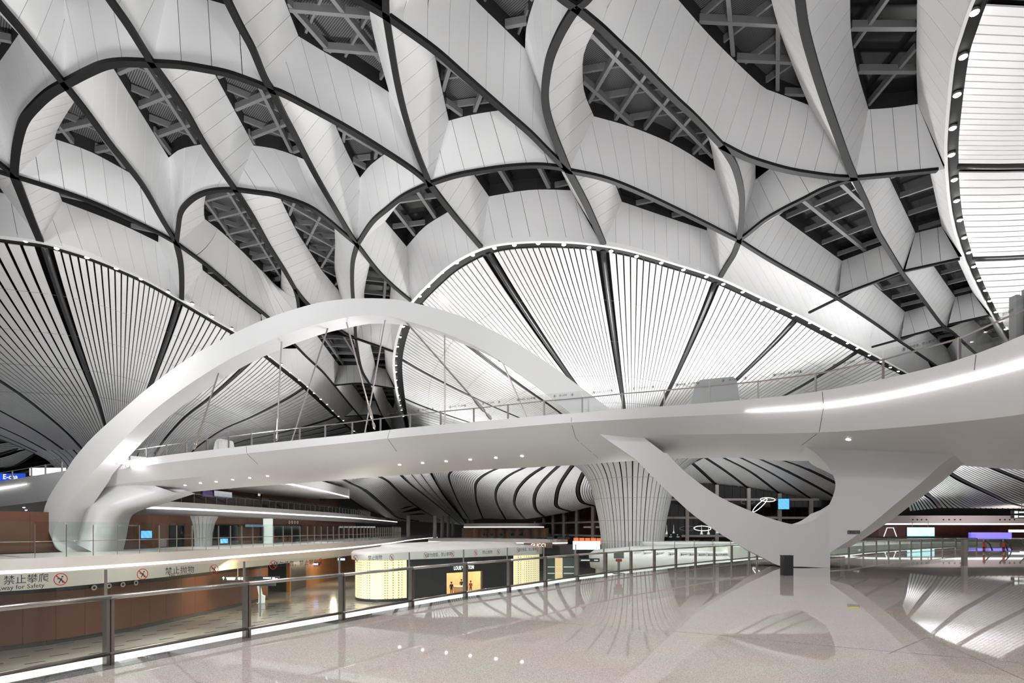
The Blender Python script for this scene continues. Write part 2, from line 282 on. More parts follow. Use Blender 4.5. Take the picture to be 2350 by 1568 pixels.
# each coffer: (label, skylight style, [(bounding net pieces, upper opening edge in pixels), ...])
CELLS = [
 ('top left corner', 'tri', [(['-C'], [(43, 78), (20, 112), (-10, 155), (-45, 215)]), (['-l'], [(-45, 215), (-90, 160)]), (['A'], [(-90, -60), (43, 78)])]),
 ('left upper edge', None, [(['A'], [(95, -130), (148, 0)]), (['D'], [(148, 0), (250, -35)]), (['-G'], [(250, -35), (200, -140)])]),
 ('upper left, second bay', 'tri', [(['G'], [(330, -140), (385, -25)]), (['E'], [(385, -25), (470, -1), (565, 27)]), (['-J'], [(565, 27), (500, -130)])]),
 ('large bay left of top centre', 'tri', [(['J'], [(625, -75), (653, 0), (685, 83)]), (['F'], [(685, 83), (742, 118), (800, 152), (893, 212)]), (['-N'], [(893, 212), (857, 79), (845, 5)]), (['-L'], [(845, 5), (790, -60)])]),
 ('three-cornered bay right of top centre', 'tri', [(['N'], [(992, 98), (1012, 195), (1030, 277)]), (['c'], [(1030, 277), (1090, 262), (1178, 249)]), (['-O'], [(1178, 249), (992, 98)])]),
 ('top centre bay', 'tri', [(['M', 'O'], [(1030, -75), (1091, 0), (1140, 48), (1205, 112)]), (['-P'], [(1205, 112), (1208, 62), (1226, 0), (1240, -40)]), (['-T'], [(1240, -40), (1190, -110)])]),
 ('large bay right of centre', 'tri', [(['P'], [(1378, 42), (1342, 114), (1337, 165), (1341, 213), (1363, 267)]), (['b'], [(1363, 267), (1453, 293), (1550, 334), (1641, 392)]), (['-R'], [(1641, 392), (1629, 327), (1602, 280)]), (['-Q'], [(1602, 280), (1378, 42)])]),
 ('upper right sweeping bay', 'tri', [(['U', 'Q', 'S'], [(1490, -75), (1557, 0), (1633, 86), (1743, 193), (1774, 210), (1856, 241)]), (['-V'], [(1856, 241), (1826, 169), (1791, 76), (1770, 0), (1760, -60)])]),
 ('top right bay beside the lamp rim', 'grid', [(['V'], [(1950, -60), (1951, 0), (1953, 79), (1968, 165), (1993, 251)]), (['X', (2167, 388)], [(1993, 251), (2042, 248), (2106, 239)]), ([('RR', (2168, 385), (2262, -60))], [(2106, 239), (2103, 138), (2105, 0), (2106, -60)])]),
 ('small bay with the dark triangle', None, [(['R'], [(1734, 366), (1734, 412)]), (['-Y'], [(1734, 412), (1775, 381)]), (['-S'], [(1775, 381), (1734, 366)])]),
 ('right bay with the broad skylight', 'grid', [(['W'], [(1945, 405), (1990, 480), (2030, 561)]), (['-w1'], [(2030, 561), (1932, 599)]), (['-a'], [(1932, 599), (1788, 494)]), (['-Y'], [(1788, 494), (1860, 440), (1945, 405)])]),
 ('right bay below the broad skylight', 'grid', [(['W2'], [(2060, 612), (2124, 702)]), (['-w5'], [(2124, 702), (2077, 716)]), (['-a2'], [(2077, 716), (1998, 648)]), (['w1'], [(1998, 648), (2060, 612)])]),
 ('low right bay over the bridge rail', 'grid', [(['W3'], [(2160, 742), (2194, 775)]), ([(2290, 855), (2210, 885)], [(2194, 775), (2174, 800)]), (['-a3'], [(2174, 800), (2128, 758)]), (['w5'], [(2128, 758), (2160, 742)])]),
 ('right bay under the rim end', 'grid', [(['X', (2167, 388)], [(2038, 402), (2134, 394)]), ([('RR', (2168, 385), (2205, 590))], [(2134, 394), (2161, 520)]), (['-w3'], [(2161, 520), (2101, 535)]), (['-W'], [(2101, 535), (2038, 402)])]),
 ('far right bay beside the rim', 'grid', [(['w3'], [(2138, 604), (2195, 592)]), ([('RR', (2205, 590), (2275, 725))], [(2195, 592), (2232, 672)]), (['-w6'], [(2232, 672), (2192, 682)]), (['-W2'], [(2192, 682), (2138, 604)])]),
 ('lowest right bay beside the rim', 'grid', [(['w6'], [(2232, 732), (2266, 724)]), ([('RR', (2275, 725), (2340, 815))], [(2266, 724), (2292, 772)]), ([(2340, 815), (2290, 855)], [(2292, 772), (2277, 776)]), (['-W3'], [(2277, 776), (2232, 732)])]),
 ('bay above the fan rim, right', 'slit', [(['d'], [(1412, 421), (1427, 463)]), ([('RC', (1385, 561), (1653, 637))], [(1427, 463), (1550, 505), (1622, 529)]), (['-Z'], [(1622, 529), (1624, 517)]), (['-b'], [(1624, 517), (1500, 458), (1412, 421)])]),
 ('bay above the fan rim, centre', 'grid', [(['e'], [(1080, 390), (1122, 451)]), ([('RC', (1105, 570), (1385, 561))], [(1122, 451), (1198, 438), (1250, 435), (1310, 437)]), (['-d'], [(1310, 437), (1284, 385)]), (['-c'], [(1284, 385), (1180, 378), (1080, 390)])]),
 ('bay above the fan rim, left', 'grid', [(['i'], [(884, 508), (933, 566)]), ([('RC', (943, 692), (1105, 570))], [(933, 566), (975, 520), (1029, 486)]), (['-e'], [(1029, 486), (980, 424)]), (['f'], [(980, 424), (925, 458), (884, 508)])]),
 ('bay behind the arch crown', 'grid', [(['g'], [(852, 590), (836, 668), (838, 705)]), (['t'], [(838, 705), (893, 700)]), ([('RC', (902, 808), (943, 692))], [(893, 700), (898, 651)]), (['-i'], [(898, 651), (852, 590)])]),
 ('left bay inside the round ring', 'tri', [(['-C'], [(186, 212), (152, 262), (131, 300), (126, 319)]), (['o'], [(126, 319), (207, 348), (293, 394), (322, 411)]), (['-B'], [(322, 411), (186, 212)])]),
 ('left bay with the long skylight', 'tri', [(['B'], [(248, 138), (262, 160), (387, 362)]), (['-j'], [(387, 362), (417, 341), (482, 328)]), (['-H'], [(482, 328), (364, 138)]), (['-D'], [(364, 138), (248, 138)])]),
 ('second bay with the long skylight', 'tri', [(['H'], [(486, 157), (496, 176), (582, 334)]), (['k'], [(582, 334), (641, 344), (720, 375)]), (['-K'], [(720, 375), (642, 198)]), (['-E'], [(642, 198), (486, 157)])]),
 ('pointed bay with the small skylight', 'tri', [(['K'], [(762, 268), (791, 338), (826, 408)]), (['-f'], [(826, 408), (850, 379), (892, 347)]), (['-F'], [(892, 347), (762, 268)])]),
 ('leaf bay above the arch, left', 'tri', [(['-j'], [(470, 503), (468, 480), (480, 440), (548, 428)]), (['I'], [(548, 428), (634, 580), (645, 635), (642, 666)]), (['Ib', '-p'], [(642, 666), (585, 606), (517, 540), (470, 503)])]),
 ('leaf bay above the arch, right', 'tri', [(['I'], [(634, 436), (675, 520), (709, 575), (740, 623)]), (['I2'], [(740, 623), (778, 668)]), (['-g'], [(778, 668), (768, 616), (769, 558), (767, 515)]), (['-k'], [(767, 515), (634, 436)])]),
 ('left bay with the narrow slit', 'slit', [(['n'], [(130, 430), (143, 463)]), ([('RL', (92, 554), (417, 688))], [(143, 463), (215, 490), (289, 520), (363, 556)]), (['-q'], [(363, 556), (364, 537)]), (['-o'], [(364, 537), (250, 478), (130, 430)])]),
 ('bay left of the arch with the slit', 'slit', [(['q'], [(463, 600), (465, 620)]), ([('RL', (417, 688), (600, 801))], [(465, 620), (599, 723)]), (['r'], [(599, 723), (603, 717)]), (['-p'], [(603, 717), (463, 600)])]),
 ('bay seen under the arch', 'grid', [(['u'], [(724, 766), (778, 839)]), (['v1'], [(778, 839), (829, 838)]), (['-h'], [(829, 838), (810, 776)]), (['-s'], [(810, 776), (724, 766)])]),
 ('bay under the arch beside the lamp rim', 'grid', [(['h'], [(849, 787), (862, 841)]), (['v2'], [(862, 841), (885, 847)]), ([('RC', (905, 893), (902, 808))], [(885, 847), (882, 800)]), (['-t'], [(882, 800), (849, 787)])]),
 ('far bay under the arch', 'grid', [(['u2'], [(806, 880), (836, 920)]), (['v3'], [(836, 920), (862, 920)]), ([(879, 957), (849, 884)], [(862, 920), (846, 880)]), (['-v1'], [(846, 880), (806, 880)])]),
 ('far bay beside the lamp rim', 'grid', [(['h2'], [(876, 886), (890, 921)]), ([(905, 1000), (929, 985)], [(890, 921), (906, 923)]), ([('RC', (929, 985), (905, 893))], [(906, 923), (901, 889)]), (['-v2'], [(901, 889), (876, 886)])]),
 ('strip between net and left rim', None, [(['u', 'u2'], [(700, 800), (760, 860), (830, 950)]), ([('RL', (850, 1025), (600, 801))], [(830, 950), (760, 860), (700, 800)])]),
 ('strip between net and fan rim, right', None, [(['a', 'a2', 'a3'], [(1705, 545), (1860, 625), (2100, 775)]), ([('RC', (2160, 895), (1653, 637))], [(2100, 775), (1860, 625), (1705, 545)]), (['-Z'], [(1705, 545)])]),
 ('far left bay', 'tri', [([(-60, 335), (0, 379), (33, 407)], [(-60, 330), (6, 440)]), (['n'], [(6, 440), (10, 445)]), ([('RL', (92, 554), (-90, 540))], [(10, 445), (-70, 430)])]),
]
def clip_half(poly, f):
    """keep the part of a convex (x, t) polygon where f >= 0"""
    out = []
    for p, q in zip(poly, poly[1:] + poly[:1]):
        a, b = f(p), f(q)
        if a >= 0: out.append(p)
        if a * b < 0:
            u = a / (a - b); out.append((p[0] + (q[0] - p[0]) * u, p[1] + (q[1] - p[1]) * u))
    return out
def panel_side(bp, tp, ref, parent, width=1.15, gap=0.026, th=0.05):
    """cover the folded wall between a net piece bp and an opening edge tp with parallel white panels"""
    M = 40; B, T = resamp(bp, M), resamp(tp, M)
    ch = (B[-1] - B[0]); Lb = ch.length
    if Lb < 0.3: return
    ch.normalize(); x0 = (T[0] - B[0]).dot(ch); x1 = (T[-1] - B[0]).dot(ch)
    if x1 < x0 + 0.02: x1 = x0 + 0.02
    def P(s, t):
        u = max(0, min(1, s)) * M; i = min(int(u), M - 1); u -= i
        return B[i].lerp(B[i + 1], u).lerp(T[i].lerp(T[i + 1], u), t)
    def P3(x, t):
        lo, hi = x0 * t, Lb + (x1 - Lb) * t
        return P((x - lo) / max(hi - lo, 1e-4), t)
    k = (x0 + x1) / 2 - Lb / 2
    trap = [(0, 0), (Lb, 0), (x1, 1), (x0, 1)]
    c0 = min(x - k * t for x, t in trap); c1 = max(x - k * t for x, t in trap)
    n = max(2, min(30, int(round((c1 - c0) / width)))); st = (c1 - c0) / n
    for i in range(n):
        a, b = c0 + st * i + gap / 2, c0 + st * (i + 1) - gap / 2
        q = clip_half(clip_half(trap, lambda p: p[0] - k * p[1] - a), lambda p: b - p[0] + k * p[1])
        if len(q) < 3: continue
        t0, t1 = min(p[1] for p in q), max(p[1] for p in q)
        if t1 - t0 < 0.01: continue
        def span(t):
            xs = []
            for (xa, ta), (xb, tb) in zip(q, q[1:] + q[:1]):
                if abs(ta - tb) < 1e-9:
                    if abs(t - ta) < 1e-9: xs += [xa, xb]
                elif min(ta, tb) - 1e-9 <= t <= max(ta, tb) + 1e-9: xs.append(xa + (xb - xa) * (t - ta) / (tb - ta))
            return min(xs), max(xs)
        lv = [t0 + (t1 - t0) * r / 5 for r in range(6)]
        for _, tq in q:
            if min(abs(tq - t) for t in lv) > 1e-6: lv.append(tq)
        lv.sort(); NR, NC = len(lv), 3; rows = []
        for t in lv:
            xl, xr = span(t)
            rows.append([P3(xl + (xr - xl) * c / (NC - 1), t) for c in range(NC)])
        e = rows[NR // 2][2] - rows[NR // 2][0]; g = rows[-1][1] - rows[0][1]; nn = e.cross(g)
        if nn.length < 1e-5: nn = (rows[0][2] - rows[0][0]).cross(g)
        if nn.length < 1e-5: continue
        nn.normalize()
        if nn.dot(ref - rows[NR // 2][1]) > 0: nn = -nn
        fr = [p for r in rows for p in r]; bk = [p + nn * th for p in fr]; m = len(fr)
        ring = list(range(NC)) + [r * NC + NC - 1 for r in range(1, NR)] + [(NR - 1) * NC + c for c in range(NC - 2, -1, -1)] + [r * NC for r in range(NR - 2, 0, -1)]
        vs = fr + bk + [fr[j] for j in ring] + [bk[j] for j in ring]; k2 = len(ring); fs = []
        for r in range(NR - 1):
            for c in range(NC - 1):
                j = r * NC + c; fs.append((j, j + 1, j + NC + 1, j + NC)); fs.append((m + j, m + j + NC, m + j + NC + 1, m + j + 1))
        nsm = len(fs)
        for j in range(k2): fs.append((2 * m + j, 2 * m + (j + 1) % k2, 2 * m + k2 + (j + 1) % k2, 2 * m + k2 + j))
        o = obj('panel', vs, fs, M_PANEL, parent)
        o.data.polygons.foreach_set('use_smooth', [True] * nsm + [False] * k2)
def inside_spans(poly, p, d):
    """parameter spans of the line p+t*d lying inside the plan polygon"""
    ts = []
    for a, b in zip(poly, poly[1:] + poly[:1]):
        e = b - a; den = d.x * e.y - d.y * e.x
        if abs(den) < 1e-9: continue
        w = a - p; t = (w.x * e.y - w.y * e.x) / den; s = (w.x * d.y - w.y * d.x) / den
        if 0 <= s < 1: ts.append(t)
    ts.sort(); return list(zip(ts[0::2], ts[1::2]))
win_n = 0
def skylight(op, style, where):
    global win_n
    win_n += 1
    zo = ZC + HO
    poly = [Vector((p.x, p.y, 0)) for p in op]
    c = sum(poly, Vector()) / len(poly)
    root = empty('window_%d' % win_n, (0, 0, 0))
    tag(root, 'dark night-time skylight with steel lattice in the ceiling coffer: ' + where, 'skylight', kind='structure')
    mb = MB(); k = len(poly); top = 0.8 if style != 'slit' else 0.45
    for q in (0, 1):
        for p in poly: mb.v.append(Vector((p.x, p.y, zo if q == 0 else zo + top)))
    for i in range(k): mb.f.append((i, (i + 1) % k, k + (i + 1) % k, k + i))
    mb.build('frame', M_FRAME, root)
    from mathutils.geometry import tessellate_polygon
    tri = tessellate_polygon([poly])
    obj('pane', [Vector((p.x, p.y, zo + top)) for p in poly], [tuple(t) for t in tri], M_BLIND if style == 'tri' else M_NIGHT, root)
    el = max(zip(poly, poly[1:] + poly[:1]), key=lambda e: (e[1] - e[0]).length)
    d1 = (el[1] - el[0]).normalized(); size = math.sqrt(sum((p - c).length_squared for p in poly) / k) * 2
    sp = 1.7 if style == 'tri' else 1.6
    fams = []
    d2 = Vector((-d1.y, d1.x, 0))
    def rot(v, a): return Vector((v.x * math.cos(a) - v.y * math.sin(a), v.x * math.sin(a) + v.y * math.cos(a), 0))
    if style == 'tri': fams = [(d1, 0.19, 0.0, 2.0), (rot(d1, math.radians(62)), 0.19, 0.03, 2.0), (rot(d1, math.radians(-58)), 0.11, 0.28, 2.0)]
    elif style == 'grid': fams = [(d1, 0.24, 0.0, 2.5), (d2, 0.16, 0.08, 3.1)]
    else: fams = [(d2, 0.22, 0.0, 2.6)]
    for d, w, dz, spc in fams:
        nrm = Vector((-d.y, d.x, 0))
        k2 = int(size * 1.3 / spc) + 1
        for i in range(-k2, k2 + 1):
            p0 = c + nrm * (i + 0.5) * spc
            for t0, t1 in inside_spans(poly, p0, d):
                if t1 - t0 < 0.5: continue
                a, b = p0 + d * t0, p0 + d * t1
                R = Matrix(((d.x, -d.y, 0), (d.y, d.x, 0), (0, 0, 1)))
                hh = 0.34 if style != 'slit' else 0.3
                m2 = MB().box((a + b).to_3d() / 2 + Vector((0, 0, zo + 0.06 + dz + hh / 2)) if style != 'slit' else (a + b) / 2 + Vector((0, 0, zo + 0.1 + hh / 2)), (t1 - t0, w, hh), R)
                m2.build('beam', M_STEEL, root)
for where, style, sides in CELLS:
    ops = []
    for _, o in sides: ops += [onz(p[0], p[1], ZC + HO) for p in cr([Vector((*q, 0)) for q in o], 3)] if len(o) > 2 else [onz(*p, ZC + HO) for p in o]
    allb = []
    root = empty('ceiling'); tag(root, 'white ceiling coffer of folded panels: ' + where, 'ceiling', kind='structure')
    cen = sum(ops, Vector()) / len(ops)
    for bspec, o in sides:
        bp = [onz(p.x, p.y, ZC) for p in bound(bspec)]
        tp = [onz(p.x, p.y, ZC + HO) for p in (cr([Vector((*q, 0)) for q in o], 3) if len(o) > 2 else [Vector((*q, 0)) for q in o])]
        panel_side(bp, tp, Vector((cen.x, cen.y, ZC - 3)), root)
    if style:
        dd = []
        for p in ops:
            if not dd or (p - dd[-1]).length > 0.02: dd.append(p)
        if (dd[0] - dd[-1]).length < 0.02: dd.pop()
        skylight(dd, style, where)
# black joints of the net
TW = {'C': .44, 'D': .4, 'd': .46, 'P': .42, 'I': .34, 'R': .4, 'S': .38, 'e': .4, 'g': .36, 'V': .4, 'n': .5, 'q': .44, 'Z': .45}
for i, (k, e) in enumerate(EDGES.items()):
    pts = [onz(p.x, p.y, ZC) for p in cr(e, 5)]
    w = TW.get(k, 0.32 if k not in ('w1', 'w2', 'w3', 'w4', 'w5', 'w6', 'v1', 'v2', 'v3', 'W2', 'W3', 'a2', 'a3', 'u2', 'h2', 'u') else 0.24)
    o = MB().sweep(pts, RECT(w * 0.86, -0.03, 0.14)).build('trim_%d' % (i + 1), M_BLACK)
    near = [c[0] for c in CELLS if any(isinstance(q, str) and q.strip('-') == k for b, _ in c[2] for q in b)]
    tag(o, 'black joint strip along ' + (' and '.join(near[:2]) if near else 'the ceiling edge'), 'trim', 'ceiling joint strips', kind='structure')
# the ceiling goes on overhead and behind the viewer
over = empty('ceiling'); tag(over, 'white panelled ceiling overhead, behind the picked-out coffers', 'ceiling', kind='structure')
for i in range(20):
    MB().box((-38 + i * 4.0, 3.0, ZC + 2.4), (3.94, 32, 0.08)).build('panel', M_PANEL, over)
# roof deck above everything
o = MB().box((5, 85, 28.2), (260, 250, 0.3)).build('ceiling', M_VOID); tag(o, 'dark roof deck above the coffered ceiling', 'roof', kind='structure')
# ================================================================== FUNNEL COLUMNS (slatted) AND LAMP RIMS
def strip_solid(Lp, Rp, th=0.07, flip=False):
    n = len(Lp); vs = []
    for i in range(n):
        t = Lp[min(i + 1, n - 1)] - Lp[max(i - 1, 0)]; w = Rp[i] - Lp[i]
        nn = t.cross(w); nn = nn.normalized() if nn.length > 1e-9 else Vector((0, 0, 1))
        if nn.z < 0: nn = -nn
        vs += [Lp[i], Rp[i], Rp[i] + nn * th, Lp[i] + nn * th]
    fs = [(0, 1, 2, 3), tuple(4 * (n - 1) + j for j in (3, 2, 1, 0))]
    for i in range(n - 1):
        for j in range(4): fs.append((4 * i + j, 4 * i + (j + 1) % 4, 4 * i + 4 + (j + 1) % 4, 4 * i + 4 + j))
    return vs, fs
def slat_field(root, ribs, counts, gapf=0.2, ribw=0.45, m=14, pipe=0.2, back=0.45, slat_mat=None, rib_first=True, rib_last=True, name='slat'):
    """white slats laid between neighbouring dark ribs; ribs: 3-D polylines"""
    ribs = [resamp(r, m) for r in ribs]
    for bi in range(len(ribs) - 1):
        A, B = ribs[bi], ribs[bi + 1]; n = counts[bi] if isinstance(counts, (list, tuple)) else counts
        bk = MB().grid([[p + Vector((0, 0, back)) for p in A], [p + Vector((0, 0, back)) for p in B]]); bk.build('backing', M_VOID, root)
        e = []
        for a, b in zip(A, B):
            w = (b - a).length; e.append(min(0.3, ribw / 2 / w) if w > 1e-6 else 0.1)
        for k in range(n):
            Lp, Rp = [], []
            for i, (a, b) in enumerate(zip(A, B)):
                lo, hi = e[i], 1 - e[i]; st = (hi - lo) / n
                g = gapf * 0.5
                Lp.append(a.lerp(b, lo + st * (k + g))); Rp.append(a.lerp(b, lo + st * (k + 1 - g)))
            v, f = strip_solid(Lp, Rp); obj(name, v, f, slat_mat or M_SLAT, root)
    for i, r in enumerate(ribs):
        if (i == 0 and not rib_first) or (i == len(ribs) - 1 and not rib_last): continue
        if pipe: MB().tube([p + Vector((0, 0, 0.22)) for p in r], pipe, 8).build('rib_pipe', M_PIPE, root, True)
    return ribs
PROF = [(22.0, 1.0), (20.9, .90), (19.4, .74), (17.8, .55), (16.2, .33), (14.4, .165), (13.2, .075), (11.9, 0.0)]
AXC = (18.05, 85.0)
TR = [(5.2, -7), (4.7, -3), (4.6, -0.2), (4.95, 3), (5.35, 5), (5.8, 6.9), (6.5, 9.1), (7.7, 10.9), (9.1, 11.9)]
def funnel2(label, axis, rim, rib_px, counts, R0=9.1, trunk=None, gapf=0.2, ribw=0.95, zlow=11.9, inset=1.2):
    """slats evenly spaced along the traced rim between the named ribs"""
    ax = Vector((*axis, 0)); loc = Vector((axis[0], axis[1], -7.0 if trunk else 0.0)); root = empty('funnel_column', loc)
    def rib_at(q):
        q = Vector((q.x, q.y, 0)); d = q - ax; R = d.length - inset; d.normalize()
        return cr([ax + d * (R0 + (R - R0) * w) + Vector((0, 0, z)) for z, w in PROF if z >= zlow], 3)
    bk_rows = []
    for bi in range(len(rib_px) - 1):
        px = seg(rim, rib_px[bi], rib_px[bi + 1]); P = [onz(p.x, p.y, ZC) for p in px]; n = counts[bi]
        L = plen(P); e = min(0.3, ribw / 2 / L)
        fine = resamp(P, 60)
        def at(u):
            u = max(0, min(1, u)) * 60; i = min(int(u), 59); return fine[i].lerp(fine[i + 1], u - i)
        for k in range(n):
            st = (1 - 2 * e) / n; a = e + st * (k + gapf / 2); b = e + st * (k + 1 - gapf / 2)
            v, f = strip_solid(rib_at(at(a)), rib_at(at(b))); obj('slat', v, f, M_SLAT, root)
        rows = [[p + Vector((0, 0, 0.5)) for p in rib_at(at(j / 8))] for j in range(9)]
        MB().grid(rows).build('backing', M_VOID, root)
        MB().tube([p + Vector((0, 0, 0.18)) for p in rib_at(at(0))], 0.24, 8).build('rib_pipe', M_PIPE, root, True)
        if bi == len(rib_px) - 2: MB().tube([p + Vector((0, 0, 0.18)) for p in rib_at(at(1))], 0.24, 8).build('rib_pipe', M_PIPE, root, True)
    for w_ in (0.86, 0.7, 0.52, 0.34):
        z_ = interp([(w, z) for z, w in PROF[::-1]], w_); line = []
        for p in resamp([onz(p.x, p.y, ZC) for p in seg(rim, rib_px[0], rib_px[-1])], 90):
            d = Vector((p.x, p.y, 0)) - ax; R = d.length - inset; d.normalize(); line.append(ax + d * (R0 + (R - R0) * w_) + Vector((0, 0, z_ - 0.015)))
        MB().tube(line, 0.014, 4).build('joint_line', mat('joint_mid', (0.22, 0.22, 0.22), 0.6), root)
    if trunk:
        n = 56; prof = cr([Vector((r, z, 0)) for r, z in trunk], 3)
        MB().lathe((axis[0], axis[1], 0), [(p.x - 0.12, p.y) for p in prof], 56).build('core', M_VOID, root, True)
        a0 = math.atan2(-axis[1], -axis[0])
        for k in range(n):
            g = 0.14 if k % 3 else 0.3
            t0, t1 = a0 + 2 * math.pi * (k + g / 2) / n, a0 + 2 * math.pi * (k + 1 - 0.07) / n
            Lp = [Vector((axis[0] + p.x * math.cos(t0), axis[1] + p.x * math.sin(t0), p.y)) for p in prof]
            Rp = [Vector((axis[0] + p.x * math.cos(t1), axis[1] + p.x * math.sin(t1), p.y)) for p in prof]
            v, f = strip_solid(Lp, Rp, 0.05); obj('cladding_panel', v, f, M_SLAT, root)
        for z in [q for q in (-3.5, 0.2, 3.2, 6.4, 9.2) if q > trunk[0][1]]:
            r = interp([(p.y, p.x) for p in prof], z)
            MB().lathe((axis[0], axis[1], z), [(r + 0.012, -0.018), (r + 0.012, 0.018)], 56).build('joint_ring', mat('joint_grey', (0.3, 0.3, 0.3), 0.6), root)
    for ch in root.children: ch.matrix_parent_inverse = Matrix.Translation(-loc)
    tag(root, label, 'column'); return root
funnel2('white slatted funnel column flaring to the ceiling behind the bridge, right of centre', AXC, RIMC,
        [(929, 985), (914, 920), (901, 823), (943, 692), (1105, 569), (1385, 561), (1650, 636), (1843, 726), (1990, 803), (2120, 873), (2180, 905)],
        [10, 16, 17, 17, 18, 17, 15, 14, 14, 6], trunk=TR)
AXL = (-55.4, 80.0)
def xy2px(x, y): return (CX + F * x / y, HY - F * (ZC - EYE) / y)
RIML_X = [xy2px(AXL[0] + 46 * math.cos(math.radians(a)), AXL[1] + 46 * math.sin(math.radians(a))) for a in (-176, -160, -144, -128, -112, -95, -80, -70)] + RIML[1:]
funnel2('grey-white slatted funnel column at the left edge, behind the arch', AXL, RIML_X,
        [RIML_X[0], RIML_X[1], RIML_X[2], RIML_X[3], RIML_X[4], RIML_X[5], RIML_X[6], (92, 554), (417, 688), (610, 809), (715, 892), (782, 959), (860, 1030)],
        [14, 14, 14, 16, 18, 18, 16, 20, 16, 16, 13, 8], zlow=11.9, gapf=0.25, trunk=[(5.5, 5.2), (5.8, 6.9), (6.5, 9.1), (7.7, 10.9), (9.1, 11.9)])
AXR = (52.0, 8.0)
funnel2('white slatted funnel ceiling cut off by the upper right edge of the view', AXR, RIMR, [(2262, -60), (2228, 5), (2168, 388), (2212, 598), (2300, 765), (2345, 820)], [5, 24, 14, 13, 6], gapf=0.14, inset=0.6)

# dark rims carrying the lamps, with a white lip outside
def rim(pts_px, axis, label, n, w0=0.3, w1=1.35):
    P = [onz(p.x, p.y, ZC) for p in cr([Vector((*p, 0)) for p in pts_px], 6)]
    ax = Vector((*axis, ZC)); root = empty('trim_%d' % n); tag(root, label, 'trim', kind='structure')
    inn = lambda p, d: p + (ax - p).normalized() * d
    r0, r1, r2 = [inn(p, 0.0) for p in P], [inn(p, w0) for p in P], [inn(p, w1) for p in P]
    dz = Vector((0, 0, 0.25)); dn = Vector((0, 0, -0.06))
    MB().grid([[p + dz for p in r0], [p + dn for p in r0], [p + dn for p in r1], [p + dz for p in r1]]).build('lip', M_RIM, root)
    MB().grid([[p + dz * 0.4 for p in r1], [p + dz * 0.4 for p in r2]]).build('band', M_BLACK, root)
    return P
rim(RIMC, AXC, 'black lamp-carrying rim of the central funnel', 201); rim(RIML_X[5:], AXL, 'black lamp-carrying rim of the left funnel', 202); rim(RIMR, AXR, 'black lamp-carrying rim at the upper right', 203, 0.14, 0.75)
LAMPS = {
 'central funnel rim': (AXC, [(961, 680), (981, 657), (1012, 625), (1046, 603), (1083, 585), (1133, 569), (1179, 562), (1234, 558), (1293, 561), (1351, 568), (1402, 576), (1461, 588), (1518, 603), (1569, 619), (1622, 635), (1661, 652), (1706, 670), (1749, 689), (1788, 708), (1823, 724), (1861, 741), (1888, 756), (1914, 771), (1948, 788), (1970, 800), (1998, 816), (2025, 831), (2046, 844), (2064, 853),
      (923, 750), (916, 774), (910, 796), (907, 818), (906, 839), (906, 854), (907, 873), (909, 890), (912, 908), (915, 919), (917, 931), (920, 942), (924, 956)]),
 'left funnel rim': (AXL, [(57, 553), (129, 570), (199, 591), (267, 616), (324, 640), (386, 670), (442, 698), (488, 727), (533, 755), (621, 819), (647, 837), (668, 855), (689, 873), (708, 888), (723, 903), (738, 917), (752, 929), (765, 943), (778, 956), (789, 966), (814, 990)]),
 'upper right rim': (AXR, [(2222, 36), (2197, 137), (2184, 224), (2175, 300), (2173, 361), (2180, 418), (2186, 466), (2194, 510), (2205, 550), (2216, 584), (2228, 616), (2241, 647), (2256, 670), (2266, 694), (2281, 719), (2290, 740), (2304, 758)]),
}
proto = None
for where, (ax, pts) in LAMPS.items():
    for k, p in enumerate(sorted(pts, key=lambda q: q[0]) if 'right' not in where else pts):
        c = onz(*p, ZC - 0.05); c += (Vector((*ax, c.z)) - c).normalized() * (0.2 if 'right' in where else 0.12)
        if proto is None:
            proto = empty('downlight', c)
            MB().lathe((0, 0, 0.1), [(0.1, 0.12), (0.16, 0.05), (0.17, -0.05), (0.13, -0.06)], 14).build('housing', M_STEEL, proto)
            MB().lathe((0, 0, 0.06), [(0.15, 0.0), (0.15, -0.04), (0.08, -0.09)], 12).build('lens', M_LAMP, proto)
            d = proto
        else: d = copy_tree(proto); d.location = c
        tag(d, '%s small bright downlight from the %s end of the black %s' % (ORD(k + 1), 'top' if 'right' in where else 'left', where), 'downlight', 'downlights in the ' + where)
# ================================================================== FOOTBRIDGE WITH ARCH
BR = empty('footbridge', (15, 29, 0)); tag(BR, 'white sculptural footbridge with an arch rising over its deck and a forked pier', 'footbridge')
def bpart(o):
    o.parent = BR; o.matrix_parent_inverse = Matrix.Translation(-Vector((15, 29, 0))); return o
